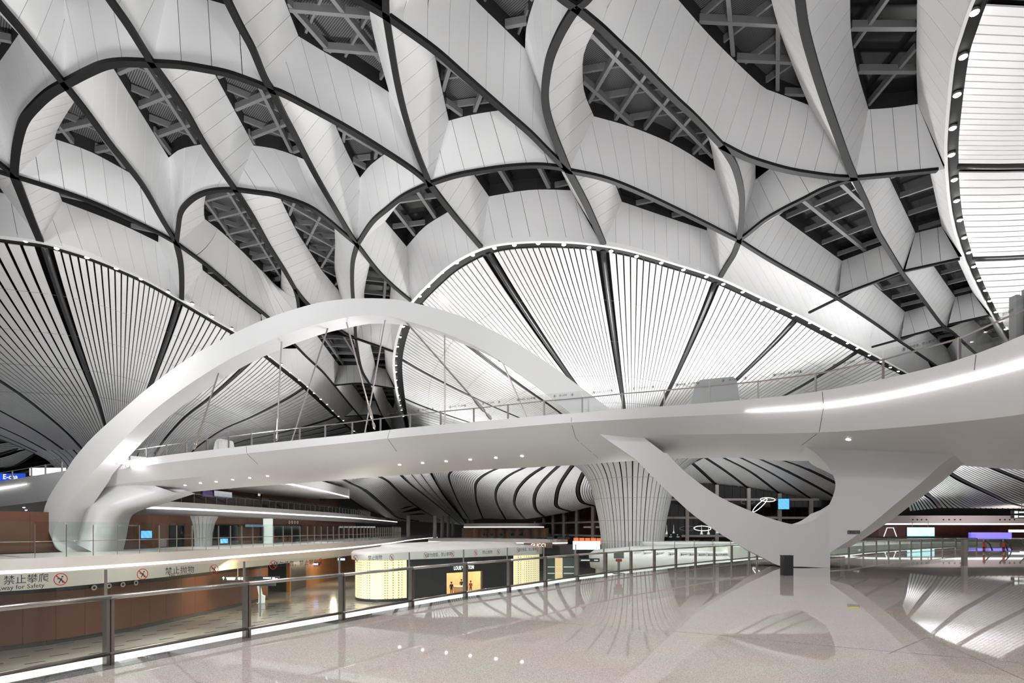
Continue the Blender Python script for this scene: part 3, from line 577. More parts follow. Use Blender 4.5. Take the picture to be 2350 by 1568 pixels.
# stations: px, top edge row, depth, crease row, chine row, chine inset, far lower edge row
ST = [(-260, 1146, 62, 1158, 1182, .8, 1194), (-150, 1130, 59, 1142, 1175, .8, 1189), (0, 1105, 55, 1118, 1160, .9, 1175), (140, 1082, 51.5, 1096, 1140, 1.1, 1166), (230, 1067, 49.6, 1084, 1113, 1.3, 1170), (289, 1058, 48.4, 1075, 1106, 1.6, 1166), (389, 1044, 46, 1061, 1096, 1.9, 1147),
      (517, 1029, 43, 1046, 1082, 2.1, 1125), (683, 1010, 40.5, 1028, 1066, 2.2, 1109), (800, 998, 39, 1016, 1056, 2.2, 1098), (935, 982, 37, 1002, 1044, 2.2, 1086), (1083, 969, 35, 989, 1034, 2.2, 1077), (1244, 954, 33, 975, 1022, 2.1, 1067),
      (1327, 948, 32, 969, 1013, 1.8, 1061), (1429, 939, 30.8, 963, 1004, 1.4, 1056), (1556, 930, 29.7, 956, 998, 1.0, 1052), (1735, 915, 28, 948, 996, .7, 1050), (1867, 900, 26.5, 938, 993, .6, 1048), (2018, 872, 24.4, 917, 984, .5, 1040),
      (2189, 829, 21.8, 880, 967, .5, 1030), (2350, 768, 18.8, 838, 944, .5, 1024), (2520, 680, 16.0, 765, 900, .5, 1015), (2750, 540, 13.0, 640, 820, .5, 990)]
def dens(rows, k=3):
    out = []
    for i in range(len(rows) - 1):
        p0 = rows[i - 1] if i else [2 * a - b for a, b in zip(rows[0], rows[1])]
        p1, p2 = rows[i], rows[i + 1]
        p3 = rows[i + 2] if i + 2 < len(rows) else [2 * a - b for a, b in zip(rows[-1], rows[-2])]
        for j in range(k):
            t = j / k
            out.append([0.5 * (2 * b + (c - a) * t + (2 * a - 5 * b + 4 * c - d) * t * t + (3 * b - a - 3 * c + d) * t ** 3) for a, b, c, d in zip(p0, p1, p2, p3)])
    out.append(list(rows[-1])); return out
ST = dens([list(s) for s in ST], 3)
T3 = [atd(s[0], s[1], s[2]) for s in ST]
NRM = []
for i in range(len(T3)):
    t = T3[min(i + 1, len(T3) - 1)] - T3[max(i - 1, 0)]; t.z = 0; t.normalize(); NRM.append(Vector((-t.y, t.x, 0)))   # away from the camera
def row_pt(i, row, n):
    """point at inset n behind the top edge whose height puts it on image row"""
    p = T3[i] + NRM[i] * n; return Vector((p.x, p.y, EYE + (HY - row) / F * p.y))
rows = []; TOPN = []
for i, s in enumerate(ST):
    px, yt, d, yc, y2, n2, yb = s
    c1 = row_pt(i, yc, 0.12); c2 = row_pt(i, y2, n2)
    zb = min(c2.z - 0.12, T3[i].z - 2.1)
    zb = min(zb, interp([(1600, 9), (1735, 6.1), (1867, 5.8), (2018, 5.2), (2189, 4.3), (2350, 3.7), (2750, 3.0)], px))
    dep = max((zb - EYE) * F / max(HY - yb, 20), c2.y + 2.0) if zb > EYE + .5 else c2.y + 4
    nb = (dep - T3[i].y) / max(NRM[i].y, 0.35); nb = max(3.5 if px < 1700 else 7.0, min(nb, 7.5))
    b = T3[i] + NRM[i] * nb; b.z = zb
    TOPN.append(nb)
    m1 = c2.lerp(b, 0.35); m1.z = c2.z + (zb - c2.z) * 0.62
    m2 = c2.lerp(b, 0.7); m2.z = c2.z + (zb - c2.z) * 0.92
    f2 = T3[i] + NRM[i] * (nb + 0.9); f2.z = T3[i].z - 0.7
    f1 = T3[i] + NRM[i] * (nb + 1.0); f1.z = T3[i].z
    di = T3[i] + NRM[i] * (nb + 0.7); di.z = T3[i].z
    df = T3[i] + NRM[i] * 0.3; df.z = T3[i].z
    d1 = Vector(di); d1.z -= 0.12; d0 = Vector(df); d0.z -= 0.12
    cm = c1.lerp(c2, 0.5)
    rows.append([T3[i], c1, cm, c2, m1, m2, b, f2, f1, di, d1, d0, df])
deck = MB().grid(rows, closed=True); k = len(rows[0])
deck.f.append(tuple(range(k))[::-1]); deck.f.append(tuple(len(deck.v) - k + j for j in range(k)))
deck_o = bpart(deck.build('deck', M_SHELL, None, True))
bv = deck_o.modifiers.new('edges', 'EDGE_SPLIT'); bv.split_angle = math.radians(22)
def Tat(px):
    xs = [s[0] for s in ST]
    for i in range(len(xs) - 1):
        if xs[i] <= px <= xs[i + 1]:
            t = (px - xs[i]) / (xs[i + 1] - xs[i]); return T3[i].lerp(T3[i + 1], t), NRM[i].lerp(NRM[i + 1], t).normalized(), i, t
    return T3[-1], NRM[-1], len(xs) - 2, 1.0
# light strip in the fascia
def face_strip(pts, name='light_strip'):
    mb = MB(); rr = []
    for px, a, b in pts:
        p, n, i, t = Tat(px)
        def on(row):
            q = p + n * 0.06; z = EYE + (HY - row) / F * q.y
            return Vector((q.x, q.y, z)) - n * 0.075
        rr.append([on(a), on(b)])
    back = [[v + Tat(pts[j][0])[1] * 0.05 for v in r] for j, r in enumerate(rr)]
    mb.grid([[r[0], r[1], back[j][1], back[j][0]] for j, r in enumerate(rr)], closed=True)
    return bpart(mb.build(name, M_LED, None))
face_strip(dens([[1712, 943, 946], [1750, 940, 946], [1890, 927, 937], [2031, 905, 916], [2184, 870, 883], [2350, 824, 840], [2500, 762, 782]], 5))
face_strip([[-200, 1150, 1155], [0, 1119, 1124], [30, 1115, 1119], [60, 1111, 1113]])
# panel seams on the deck shell
# arch: front rails on the vertical plane of the arch
F1, F2 = Vector((-36.7, 48, 0)), Vector((7.9, 31.6, 0)); AD = (F2 - F1).normalized(); AN = Vector((-AD.y, AD.x, 0))
def onarch(px, py, off=0.0):
    q = F1 + AN * off; k = (px - CX) / F
    den = k * AD.y - AD.x; t = (q.x - k * q.y) / den
    Y = q.y + AD.y * t; return Vector((k * Y, Y, EYE + (HY - py) / F * Y))
A_ = [(142, 1267), (128, 1258), (118, 1236), (107, 1206), (100, 1178), (109, 1148), (126, 1118), (152, 1080), (172, 1050), (215, 1001), (286, 937), (344, 887), (430, 824), (517, 775), (613, 731), (706, 701), (762, 690), (819, 685), (888, 686), (943, 694), (1025, 715), (1094, 741), (1180, 785), (1267, 840), (1335, 891), (1401, 940), (1470, 998), (1545, 1056)]
B_ = [(150, 1269), (136, 1262), (121, 1240), (125, 1216), (136, 1192), (150, 1168), (176, 1133), (200, 1101), (218, 1080), (262, 1032), (320, 972), (372, 927), (448, 873), (530, 823), (620, 781), (706, 750), (762, 736), (819, 725), (888, 726), (932, 736), (991, 754), (1046, 775), (1112, 806), (1180, 851), (1249, 902), (1311, 950), (1380, 1000), (1460, 1056)]
WD = [3.2, 3.1, 2.9, 2.5, 2.2, 2.0, 1.9, 1.8] + [1.6] * 12 + [1.7] * 4 + [1.9, 2.0, 2.2, 2.4]
ar = dens([[a[0], a[1], b[0], b[1], w] for a, b, w in zip(A_, B_, WD)], 4)
rows = []
for a0, a1, b0, b1, w in ar:
    a, b = onarch(a0, a1), onarch(b0, b1); n = AN * w
    rows.append([a, b, b + n, a + n])
mb = MB().grid(rows, closed=True); mb.f.append((3, 2, 1, 0)); L = len(mb.v); mb.f.append((L - 4, L - 3, L - 2, L - 1))
o = bpart(mb.build('arch', M_SHELL, None, True)); o.modifiers.new('edges', 'EDGE_SPLIT').split_angle = math.radians(32)
# forked pier on the right: ribbon between its outer and inner edge, curved in plan
DP = [(1400, 32.5), (1440, 32.1), (1500, 31.6), (1545, 31.2), (1600, 30.8), (1700, 30.0), (1800, 29.4), (1905, 28.9), (2000, 27.6), (2100, 26.2), (2200, 24.8), (2300, 23.6)]
PAIR = [((1445, 1040), (1530, 1040)), ((1460, 1056), (1545, 1056)), ((1500, 1097), (1580, 1090)), ((1540, 1136), (1650, 1140)), ((1590, 1181), (1720, 1172)), ((1640, 1217), (1765, 1189)), ((1700, 1254), (1805, 1201)), ((1750, 1280), (1828, 1204)),
        ((1790, 1299), (1845, 1202)), ((1840, 1301), (1865, 1195)), ((1880, 1303), (1885, 1182)), ((1905, 1304), (1898, 1168)), ((1905.5, 1268), (1908, 1148)), ((1950, 1240), (1915, 1128)), ((2000, 1203), (1917, 1108)), ((2060, 1153), (1908, 1083)), ((2120, 1103), (1888, 1056)), ((2160, 1066), (1868, 1038)), ((2200, 1040), (1845, 1022)), ((2235, 1030), (1835, 1005))]
pr = dens([[*a, *b] for a, b in PAIR[:12]], 3) + dens([[*a, *b] for a, b in PAIR[12:]], 3)
front, backr = [], []
def pn(px): 
    a, b = atd(px - 15, 1200, interp(DP, px - 15)), atd(px + 15, 1200, interp(DP, px + 15)); t = (b - a); t.z = 0; t.normalize(); return Vector((-t.y, t.x, 0))
mm = 8
for q in pr:
    r = []
    for j in range(mm + 1):
        x, y = q[0] + (q[2] - q[0]) * j / mm, q[1] + (q[3] - q[1]) * j / mm
        p = atd(x, y, interp(DP, x)); r.append(p)
    front.append(r)
    th = interp([(1440, 2.0), (1600, 2.1), (1800, 2.4), (1900, 2.4), (2200, 1.9)], q[0])
    backr.append([p + pn(HY and (CX + F * p.x / p.y)) * th for p in r])
mb = MB(); k = mm + 1
mb.grid([f + b[::-1] for f, b in zip(front, backr)], closed=True)
o = bpart(mb.build('pier', M_SHELL, None, True)); o.modifiers.new('edges', 'EDGE_SPLIT').split_angle = math.radians(40)
# second leg at the left foot, joining foot and deck
LL = [(176, 1250), (179, 1228), (188, 1200), (200, 1165), (218, 1138), (240, 1112), (262, 1085)]
RR = [(224, 1273), (233, 1235), (240, 1200), (249, 1181), (275, 1168), (330, 1152), (400, 1130)]
DL = [49.5, 49.6, 49.8, 50.2, 50.8, 51.4, 52]
rows = []
for a0, a1, b0, b1, d in dens([[*a, *b, d] for a, b, d in zip(LL, RR, DL)], 3):
    f = [atd(a0 + (b0 - a0) * j / 5, a1 + (b1 - a1) * j / 5, d + 0.5 * math.sin(math.pi * j / 5) * -1) for j in range(6)]
    rows.append(f + [p + AN * 2.2 for p in f[::-1]])
mb = MB().grid(rows, closed=True); bpart(mb.build('foot_strut', M_SHELL, None, True))
# hangers
HANG = [((504, 848), (445, 1030), 0), ((647, 764), (635, 1012), 0), ((757, 738), (672, 1004), 1), ((791, 724), (860, 986), 0), ((886, 727), (836, 1000), 1), ((917, 722), (1128, 963), 0), ((1021, 758), (1021, 975), 1), ((1150, 824), (1210, 962), 1)]
for (ax_, ay), (bx_, by), far in HANG:
    a = onarch(ax_, ay, 0.75)
    p, n, i, t = Tat(bx_)
    if far:
        q = p + n * (TOPN[i] + 0.2); b = atd(bx_ + (bx_ - ax_) * .06, by + (by - ay) * .06, q.y)
    else:
        q = p + n * 0.45; b = atd(bx_, by, q.y); b.z = min(b.z, p.z + 0.25)
    rod = MB().tube([a, b], 0.055, 8).build('hanger', M_STAIN, None); bpart(rod)
    d = (b - a).normalized()
    c = MB().lathe(a, [(0.2, -0.05), (0.2, 0.04), (0.1, 0.12)], 12, axis=d).build('anchor_collar', M_FRAME, rod)
    if not far:
        s = b - d * 1.5
        c = MB().lathe(s, [(0.06, -0.35), (0.11, -0.1), (0.12, 0.55), (0.09, 0.75)], 10, axis=d).build('turnbuckle', M_STAIN, rod)
        c = MB().lathe(b - d * 0.45, [(0.1, 0), (0.11, 0.3), (0.06, 0.42)], 10, axis=d).build('clevis', M_STAIN, rod)
# railing on the bridge, near side
PX = [-60, 20, 64, 96, 134, 289, 329, 374, 420, 468, 517, 570, 623, 681, 740, 802, 867, 935, 1006, 1082, 1161, 1244, 1332, 1425, 1523, 1627, 1738, 1867, 2019, 2187, 2400]
prev = None; hand = []
for px in PX:
    p, n, i, t = Tat(px); b = p + n * 0.3; tg = Vector((n.y, -n.x, 0))
    R = Matrix((tg, n, Vector((0, 0, 1)))).transposed()
    bpart(MB().box(b + Vector((0, 0, 0.42)), (0.06, 0.12, 1.05), R).build('rail_post', M_STAIN, None))
    if prev is not None and not (prev[1] < 150 < px):
        q = prev[0]; u = (b - q); mid = (b + q) / 2 + Vector((0, 0, 0.62)) + n * 0.0
        d = u.normalized(); sd = Vector((-d.y, d.x, 0)).normalized()
        v0, v1 = q + d * 0.04, b - d * 0.04
        vs = []
        for off in (-0.012, 0.012):
            for v in (v0, v1):
                for z in (0.02, 1.3): vs.append(v + sd * off + Vector((0, 0, z)))
        bpart(obj('glass_panel', vs, [(0, 1, 3, 2), (4, 6, 7, 5), (0, 4, 5, 1), (2, 3, 7, 6), (1, 5, 7, 3), (0, 2, 6, 4)], M_GLASSN, None))
        bpart(MB().tube([q + Vector((0, 0, 0.9)), b + Vector((0, 0, 0.9))], 0.035, 6).build('handrail', M_STAIN, None))
    prev = (b, px)
# far-side railing
prev = None
for px in [289, 374, 468, 570, 681, 802, 935, 1082, 1244, 1425, 1627, 1867, 2187]:
    p, n, i, t = Tat(px); b = p + n * (TOPN[i] + 0.75)
    bpart(MB().box(b + Vector((0, 0, 0.42)), (0.06, 0.06, 1.05)).build('rail_post', M_STAIN, None))
    if prev is not None:
        bpart(MB().tube([prev + Vector((0, 0, 0.9)), b + Vector((0, 0, 0.9))], 0.03, 6).build('handrail', M_STAIN, None))
    prev = b
# downlights in the soffit
from mathutils.bvhtree import BVHTree
bt = BVHTree.FromPolygons(deck.v, deck.f)
k_l = 0
for px, py in [(425, 1114), (460, 1109), (496, 1106), (534, 1101), (573, 1097), (614, 1093), (917, 1067), (970, 1063), (1024, 1059), (1079, 1055), (1138, 1051), (1198, 1047), (1947, 1009), (2175, 1011), (55, 1165), (60, 1171)]:
    d = Vector(((px - CX) / F, 1, (HY - py) / F)).normalized()
    h, nn, _, _ = bt.ray_cast(Vector((0, 0, EYE)), d)
    if h is None: continue
    if nn.z > 0: nn = -nn
    o = MB().lathe(h, [(0.1, -0.02), (0.1, 0.02), (0.07, 0.03)], 12, axis=nn).build('soffit_light', M_LAMP, None); bpart(o)
# seams on the shell
for line in [[(895, 987), (889, 1006), (910, 1036)], [(1312, 949), (1311, 970), (1322, 1008), (1348, 1030), (1378, 1056)], [(1887, 899), (1890, 935), (1880, 992), (1840, 1022)], [(2240, 812), (2236, 850)], [(565, 1024), (566, 1041), (592, 1066)]]:
    pts = []
    for a in resamp([Vector((*p, 0)) for p in line], 14):
        d = Vector(((a.x - CX) / F, 1, (HY - a.y) / F)).normalized(); h, nn, _, _ = bt.ray_cast(Vector((0, 0, EYE)), d)
        if h is not None: pts.append(h - d * 0.004)
    if len(pts) > 2: bpart(MB().tube(pts, 0.012, 5).build('panel_seam', M_FRAME, None))
# floodlight hung under the deck edge beside the arch
fl = empty('floodlight', atd(285, 1068, 48.0)); tag(fl, 'dazzling white floodlight with domed camera on the deck edge beside the arch', 'floodlight')
MB().box((0, 0, 0.12), (0.9, 0.3, 0.12)).build('bracket', M_WHITE, fl)
MB().lathe((-0.15, -0.2, 0.32), [(0.12, 0), (0.2, 0.1), (0.1, 0.2)], 12).build('lamp_head', M_LAMP, fl)
MB().lathe((0.35, -0.1, -0.02), [(0.02, -0.25), (0.13, -0.18), (0.17, 0.0), (0.17, 0.08)], 14).build('camera_dome', M_STEEL, fl, True)
lamp('POINT', atd(292, 1066, 47.2), 110, size=0.15)
# ================================================================== FLOOR, NEAR BALUSTRADE
def terrazzo(name, col, dark, scale=160):
    m = mat(name, col, 0.025); nt = m.node_tree; b = nt.nodes['Principled BSDF']
    tc = nt.nodes.new('ShaderNodeTexCoord'); v = nt.nodes.new('ShaderNodeTexVoronoi'); v.inputs['Scale'].default_value = scale
    n = nt.nodes.new('ShaderNodeTexNoise'); n.inputs['Scale'].default_value = 0.7; n.inputs['Detail'].default_value = 4
    r = nt.nodes.new('ShaderNodeValToRGB'); e = r.color_ramp.elements
    e[0].position = 0.0; e[0].color = (*dark, 1); e[1].position = 0.6; e[1].color = (*col, 1); x = e.new(0.9); x.color = (*[min(1, c * 1.25) for c in col], 1)
    mx = nt.nodes.new('ShaderNodeMix'); mx.data_type = 'RGBA'; mx.blend_type = 'MULTIPLY'; mx.inputs['Factor'].default_value = 0.25
    nt.links.new(tc.outputs['Object'], v.inputs['Vector']); nt.links.new(tc.outputs['Object'], n.inputs['Vector'])
    sep = nt.nodes.new('ShaderNodeSeparateColor'); nt.links.new(v.outputs['Color'], sep.inputs[0]); nt.links.new(sep.outputs[0], r.inputs['Fac'])
    nt.links.new(r.outputs['Color'], mx.inputs['A']); nt.links.new(n.outputs['Color'], mx.inputs['B'])
    nt.links.new(mx.outputs['Result'], b.inputs['Base Color'])
    return m
M_FLOOR = terrazzo('terrazzo_beige', (0.55, 0.495, 0.455), (0.25, 0.22, 0.195))
M_BORDER = terrazzo('terrazzo_dark', (0.22, 0.21, 0.2), (0.05, 0.05, 0.05))
M_LOWER = mat('lower_floor_stone', (0.36, 0.335, 0.3), 0.12, noise=(0.4, 0.08))
POST_PX = [(249, 1527), (566, 1464), (784.5, 1424), (944, 1394), (1068, 1372.5), (1168, 1358), (1252, 1345), (1325, 1332.5), (1390, 1324), (1448, 1316), (1501.5, 1310), (1551, 1304), (1596, 1299), (1639, 1294), (1679, 1290.5), (1719, 1286)]
PO = [Vector((-10.4, -2.6, 0)), Vector((-9.7, -.5, 0)), Vector((-8.85, 1.7, 0)), Vector((-7.95, 3.95, 0)), Vector((-6.95, 6.15, 0))] + [onz(px, py, 0) for px, py in POST_PX]
POR = [Vector((16.0, 37.0, 0)), Vector((18.0, 38.3, 0)), Vector((20.2, 39.4, 0)), Vector((22.4, 40.3, 0))] + [onz(px, py, 0) for px, py in [(1948, 1277), (1981, 1273), (2011, 1270), (2039, 1268), (2065, 1266), (2091, 1264), (2114, 1262.5), (2137, 1261), (2163, 1259.5), (2193, 1258), (2241, 1257)]]
ALLP = PO + POR
EDGE = cr(ALLP, 4)
def nout(pts):
    out = []
    for i in range(len(pts)):
        t = pts[min(i + 1, len(pts) - 1)] - pts[max(i - 1, 0)]; t.z = 0; t.normalize(); out.append(Vector((-t.y, t.x, 0)))
    return out
EN = nout(EDGE)
def offp(pts, d, z=0.0):
    return [Vector((p.x + n.x * d, p.y + n.y * d, z)) for p, n in zip(pts, nout(pts))]
e_out = offp(EDGE, 0.14)
fl_root = MB().prism([(p.x, p.y) for p in e_out] + [(58, 62.5), (75, 63), (75, -9), (-10.6, -9)], -0.35, 0.0).build('floor', M_FLOOR)
tag(fl_root, 'polished beige terrazzo floor mirroring the ceiling', 'floor', kind='structure')
MB().grid([offp(EDGE, 0.135, 0.003), offp(EDGE, -0.28, 0.003)]).build('border_band', M_BORDER, fl_root)
for line in [[(700, 1398), (1290, 1430), (1620, 1455), (1905, 1483), (2350, 1522)], [(2040, 1500), (2130, 1462), (2215, 1500), (2350, 1560)]]:
    pts = [onz(*p, 0.003) for p in line]
    MB().grid([offp(pts, 0.006, 0.002), offp(pts, -0.006, 0.002)]).build('joint', mat('joint_brown', (0.16, 0.13, 0.11), 0.4), fl_root)
# lit white ledge outside the glass
lg = MB(); a = [0.14, 0.72]
lg.grid([offp(EDGE, 0.15, -0.04), offp(EDGE, 0.95, -0.04), offp(EDGE, 0.95, -0.5), offp(EDGE, 0.15, -0.5)])
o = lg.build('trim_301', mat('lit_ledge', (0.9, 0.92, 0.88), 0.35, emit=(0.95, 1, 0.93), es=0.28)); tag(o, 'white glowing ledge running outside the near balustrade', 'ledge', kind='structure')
o = MB().grid([offp(EDGE, 0.9, -0.5), offp(EDGE, 0.9, -2.2), offp(EDGE, -3, -2.2)]).build('trim_302', M_WHITE); tag(o, 'white slab edge below the near floor', 'slab edge', kind='structure')

root_panels = {}
def balustrade(root, P, N_, h_rail, h_glass, low=0.17, post=(0.11, 0.07), rail_r=0.032, skip=False, mats=None, z=0.0, posth=None):
    mp = mats or M_STAIND
    for i, (p, n) in enumerate(zip(P, N_)):
        tg = Vector((n.y, -n.x, 0)); R = Matrix((tg, n, Vector((0, 0, 1)))).transposed(); ph = posth or h_rail
        mb = MB().box(p + Vector((0, 0, z + ph / 2)), (post[0] * 0.42, post[1], ph), R)
        if post[0] > 0.08: 
            mb = MB().box(p + tg * post[0] * .29 + Vector((0, 0, z + ph / 2)), (post[0] * 0.4, post[1] * 1.5, ph), R).box(p - tg * post[0] * .29 + Vector((0, 0, z + ph / 2)), (post[0] * 0.4, post[1] * 1.5, ph), R).box(p + Vector((0, 0, z + ph * .5)), (post[0] * .2, post[1] * .7, ph), R)
        if not (skip and i == 0): mb.build('post', mp, root)
        if i == 0: continue
        q, n0 = P[i - 1], N_[i - 1]
        Z = Vector((0, 0, z))
        MB().tube([q + Z + Vector((0, 0, h_rail)) - n0 * 0.05, p + Z + Vector((0, 0, h_rail)) - n * 0.05], rail_r, 8).build('handrail', M_STAIN, root, True)
        if low: MB().tube([q + Z + Vector((0, 0, low)) - n0 * 0.03, p + Z + Vector((0, 0, low)) - n * 0.03], rail_r * 0.85, 8).build('lower_rail', M_STAIND, root, True)
        d = (p - q).normalized(); sd = Vector((-d.y, d.x, 0)); v0, v1 = q + d * 0.05 + n0 * 0.07, p - d * 0.05 + n * 0.07; vs = []
        for off in (-0.008, 0.008):
            for v in (v0, v1):
                for zz in (0.03, h_glass): vs.append(v + sd * off + Vector((0, 0, z + zz)))
        root_panels.setdefault(root.name, {})[i - 1] = obj('glass_panel', vs, [(0, 1, 3, 2), (4, 6, 7, 5), (0, 4, 5, 1), (2, 3, 7, 6), (1, 5, 7, 3), (0, 2, 6, 4)], M_GLASS, root)
b1 = empty('glass_balustrade'); tag(b1, 'near glass balustrade with bronze steel posts curving along the floor edge', 'balustrade')
PN = nout(ALLP)
balustrade(b1, ALLP[:len(PO)], PN[:len(PO)], 1.0, 1.4, rail_r=0.036)
for i in range(len(PO)):      # slim cover strips on the glass joints above the rail
    p, n = ALLP[i] + PN[i] * 0.07, PN[i]
    if i > 3: MB().box(p + Vector((0, 0, 1.2)), (0.03, 0.03, 0.4), Matrix((Vector((n.y, -n.x, 0)), n, Vector((0, 0, 1)))).transposed()).build('glass_clip', M_STAIN, b1)
b2 = empty('glass_balustrade'); tag(b2, 'far right glass balustrade beyond the forked pier', 'balustrade')
balustrade(b2, ALLP[len(PO) - 1:], PN[len(PO) - 1:], 1.0, 1.4, rail_r=0.036, skip=True)

# ================================================================== LOWER LEVEL
ZL = -7.0
lf = MB().box((10, 95, ZL - 0.1), (190, 220, 0.2)).build('floor', M_LOWER); tag(lf, 'grey stone floor of the lower hall with dark inlaid dashes', 'floor', kind='structure')
da = math.radians(56); du, dv = Vector((math.cos(da), math.sin(da), 0)), Vector((-math.sin(da), math.cos(da), 0)); cnt = 0
MI = mat('inlay_dark', (0.07, 0.065, 0.06), 0.2)
RD = Matrix((du, dv, Vector((0, 0, 1)))).transposed()
inlay = None
for i in range(-30, 40):
    for j in range(-30, 30):
        c = Vector((-24, 50, 0)) + du * (i * 3.6 + (j % 2) * 1.8) + dv * (j * 1.5)
        if not (-37 < c.x < -5 and 32 < c.y < 75) or cnt >= 230: continue
        if c.x < -36 + (c.y - 41) * 0.2: continue
        if inlay is None: inlay = MB().box((0, 0, 0), (1.1, 0.2, 0.008), RD).build('inlay_tile', MI, lf); t = inlay
        else: t = inlay.copy(); COL.objects.link(t)
        t.location = (c.x, c.y, ZL + 0.003); cnt += 1
def wall_path(name, pts, z0, z1, pw, m, label, cat='wall', gap=0.02, back=M_VOID, th=0.06, pname='panel'):
    pts = [Vector((p[0], p[1], 0)) for p in pts]; root = empty(name); tag(root, label, cat, kind='structure')
    L = plen(pts); n = max(1, int(round(L / pw))); Q = resamp(cr(pts, 4) if len(pts) > 2 else pts, n)
    MB().grid([[p + Vector((0, 0, z0)) for p in offp_s(Q, 0.12)], [p + Vector((0, 0, z1)) for p in offp_s(Q, 0.12)]]).build('backing', back, root)
    for a, b in zip(Q, Q[1:]):
        d = (b - a).normalized(); s = Vector((-d.y, d.x, 0)); a2, b2 = a + d * gap / 2, b - d * gap / 2
        v = [a2 + Vector((0, 0, z0)), b2 + Vector((0, 0, z0)), b2 + Vector((0, 0, z1)), a2 + Vector((0, 0, z1))]
        v += [p + s * th for p in v]
        obj(pname, v, [(0, 1, 2, 3), (7, 6, 5, 4), (0, 4, 5, 1), (1, 5, 6, 2), (2, 6, 7, 3), (3, 7, 4, 0)], m, root)
    return root
def offp_s(pts, d): return [p + n * d for p, n in zip(pts, nout(pts))]
WL = [(-43.5, 35), (-37.5, 41.5), (-34.2, 47.2), (-32.6, 56), (-31.7, 65.4), (-31.0, 72)]
# direction left->right seen from the hall: the wall stands to the left, so its back is the +normal side
wl = wall_path('wall_left', WL, ZL + 0.35, -2.9, 2.0, M_BROWN, 'brown metal panel wall of the lower hall at left')
w2 = wall_path('wall_left', WL, -2.88, -2.2, 4.0, M_DARK, 'black band above the brown panels of the lower hall')
w3 = wall_path('baseboard_left', WL, ZL, ZL + 0.33, 6.0, mat('skirting', (0.12, 0.12, 0.125), 0.25, 0.6), 'dark steel skirting of the lower left wall', 'skirting')
wall_path('wall_left', [(-36.5, 73), (-35.5, 81)], ZL, -2.2, 8, mat('portal_dark', (0.05, 0.045, 0.045), 0.4), 'dark recessed portal in the lower hall')
wall_path('wall_left', [(-31.7, 80.7), (-32.0, 88)], ZL, -2.2, 3.6, mat('mauve_panel', (0.14, 0.11, 0.1), 0.4), 'grey mauve wall beyond the portal')
wall_path('wall_left', [(-32.0, 88), (-32.4, 102), (-31, 118)], ZL, -2.2, 4, mat('amber_wood', (0.42, 0.19, 0.07), 0.4, noise=(0.4, 0.2)), 'amber timber shop fronts deep in the lower hall')
o = MB().box((-31.9, 80.9, -4.6), (0.5, 0.5, 4.8)).build('trim_310', mat('amber_edge', (0.5, 0.2, 0.06), 0.4)); tag(o, 'amber timber corner post of the portal', 'trim', kind='structure')
lamp('SPOT', (-27.5, 56, -2.4), 900, (-33, 62, -5), 0.4, (1, 0.72, 0.38), 120)
lamp('SPOT', (-28, 70, -2.4), 600, (-32, 72, -6), 0.4, (1, 0.75, 0.4), 120)
for x, y in [(-29, 38), (-27, 46), (-24, 56), (-19, 50), (-20, 66), (-12, 58), (-27, 80)]: lamp('SPOT', (x, y, -2.4), 680, (x, y, -7), 0.4, (1, .97, .92), 165, 1.0)  # fill spots added to brighten the lower floor
lamp('POINT', (-29, 92, -3.2), 350, None, 0.4, (1, 0.8, 0.55)); lamp('POINT', (-26, 44, -3), 160, None, 0.5, (1, .93, .85))
# round speakers
def ring_on(p, n, r=0.26, label='', group=None, dark=True):
    o = empty('wall_speaker', p)
    MB().lathe((0, 0, 0), [(r, 0), (r, 0.06), (r * 0.8, 0.09), (r * 0.55, 0.05)], 18, axis=n).build('rim', mat('speaker_cream', (0.75, 0.72, 0.66), 0.4), o)
    MB().lathe(n * 0.05, [(r * 0.52, 0), (r * 0.3, 0.02), (0.02, 0.03)], 14, axis=n).build('cone', M_FRAME, o)
    tag(o, label, 'speaker', group); return o
def path_hit(path, px):
    """point of a plan path seen in image column px"""
    k = (px - CX) / F; P = cr([Vector((p[0], p[1], 0)) for p in path], 8)
    for a, b in zip(P, P[1:]):
        fa, fb = a.x - k * a.y, b.x - k * b.y
        if fa * fb <= 0 and abs(fa - fb) > 1e-9:
            c = a.lerp(b, fa / (fa - fb)); d = (b - a).normalized(); return c, Vector((d.y, -d.x, 0)), d
    return P[-1], Vector((1, 0, 0)), Vector((0, 1, 0))
def at_row(c, py): return Vector((c.x, c.y, EYE + (HY - py) / F * c.y))
for i, (px, py) in enumerate([(215, 1349), (249, 1345), (281, 1342), (311, 1338)]):
    c, n, d = path_hit(WL, px); ring_on(at_row(c, py) + n * 0.02, n, 0.22, 'round cream wall speaker on the black band, %s of four' % ['first from left', 'second from left', 'third from left', 'rightmost'][i], 'speakers on the lower black band')

# ---- gallery at floor level on the left
FP = [(-46, 22), (-40, 29), (-36.2, 34), (-33.5, 37.1), (-31.9, 39.3), (-30.7, 43), (-29.1, 50), (-27.9, 60.5), (-26, 73), (-24.3, 92), (-24.6, 120), (-26, 150), (-25, 190)]
def V2(P): return [Vector((p[0], p[1], 0)) for p in P]
def slab(path, zt, zs, zb, lean, label, depth, n, fas=M_WHITE):
    P = cr(V2(path), 5); root = empty('trim_%d' % n); tag(root, label, 'slab edge', kind='structure')
    sw = 0.11
    MB().grid([offp(P, depth, zt), offp(P, 0.0, zt), offp(P, 0.05, zs + sw)]).build('fascia_upper', fas, root)
    MB().grid([offp(P, 0.05, zs + sw), offp(P, 0.03, zs + sw - .02), offp(P, 0.03, zs - sw + .02), offp(P, 0.05, zs - sw)]).build('light_strip', M_LED, root)
    MB().grid([offp(P, 0.05, zs - sw), offp(P, lean, zb), offp(P, depth, zb)]).build('fascia_lower', fas, root)
    return P
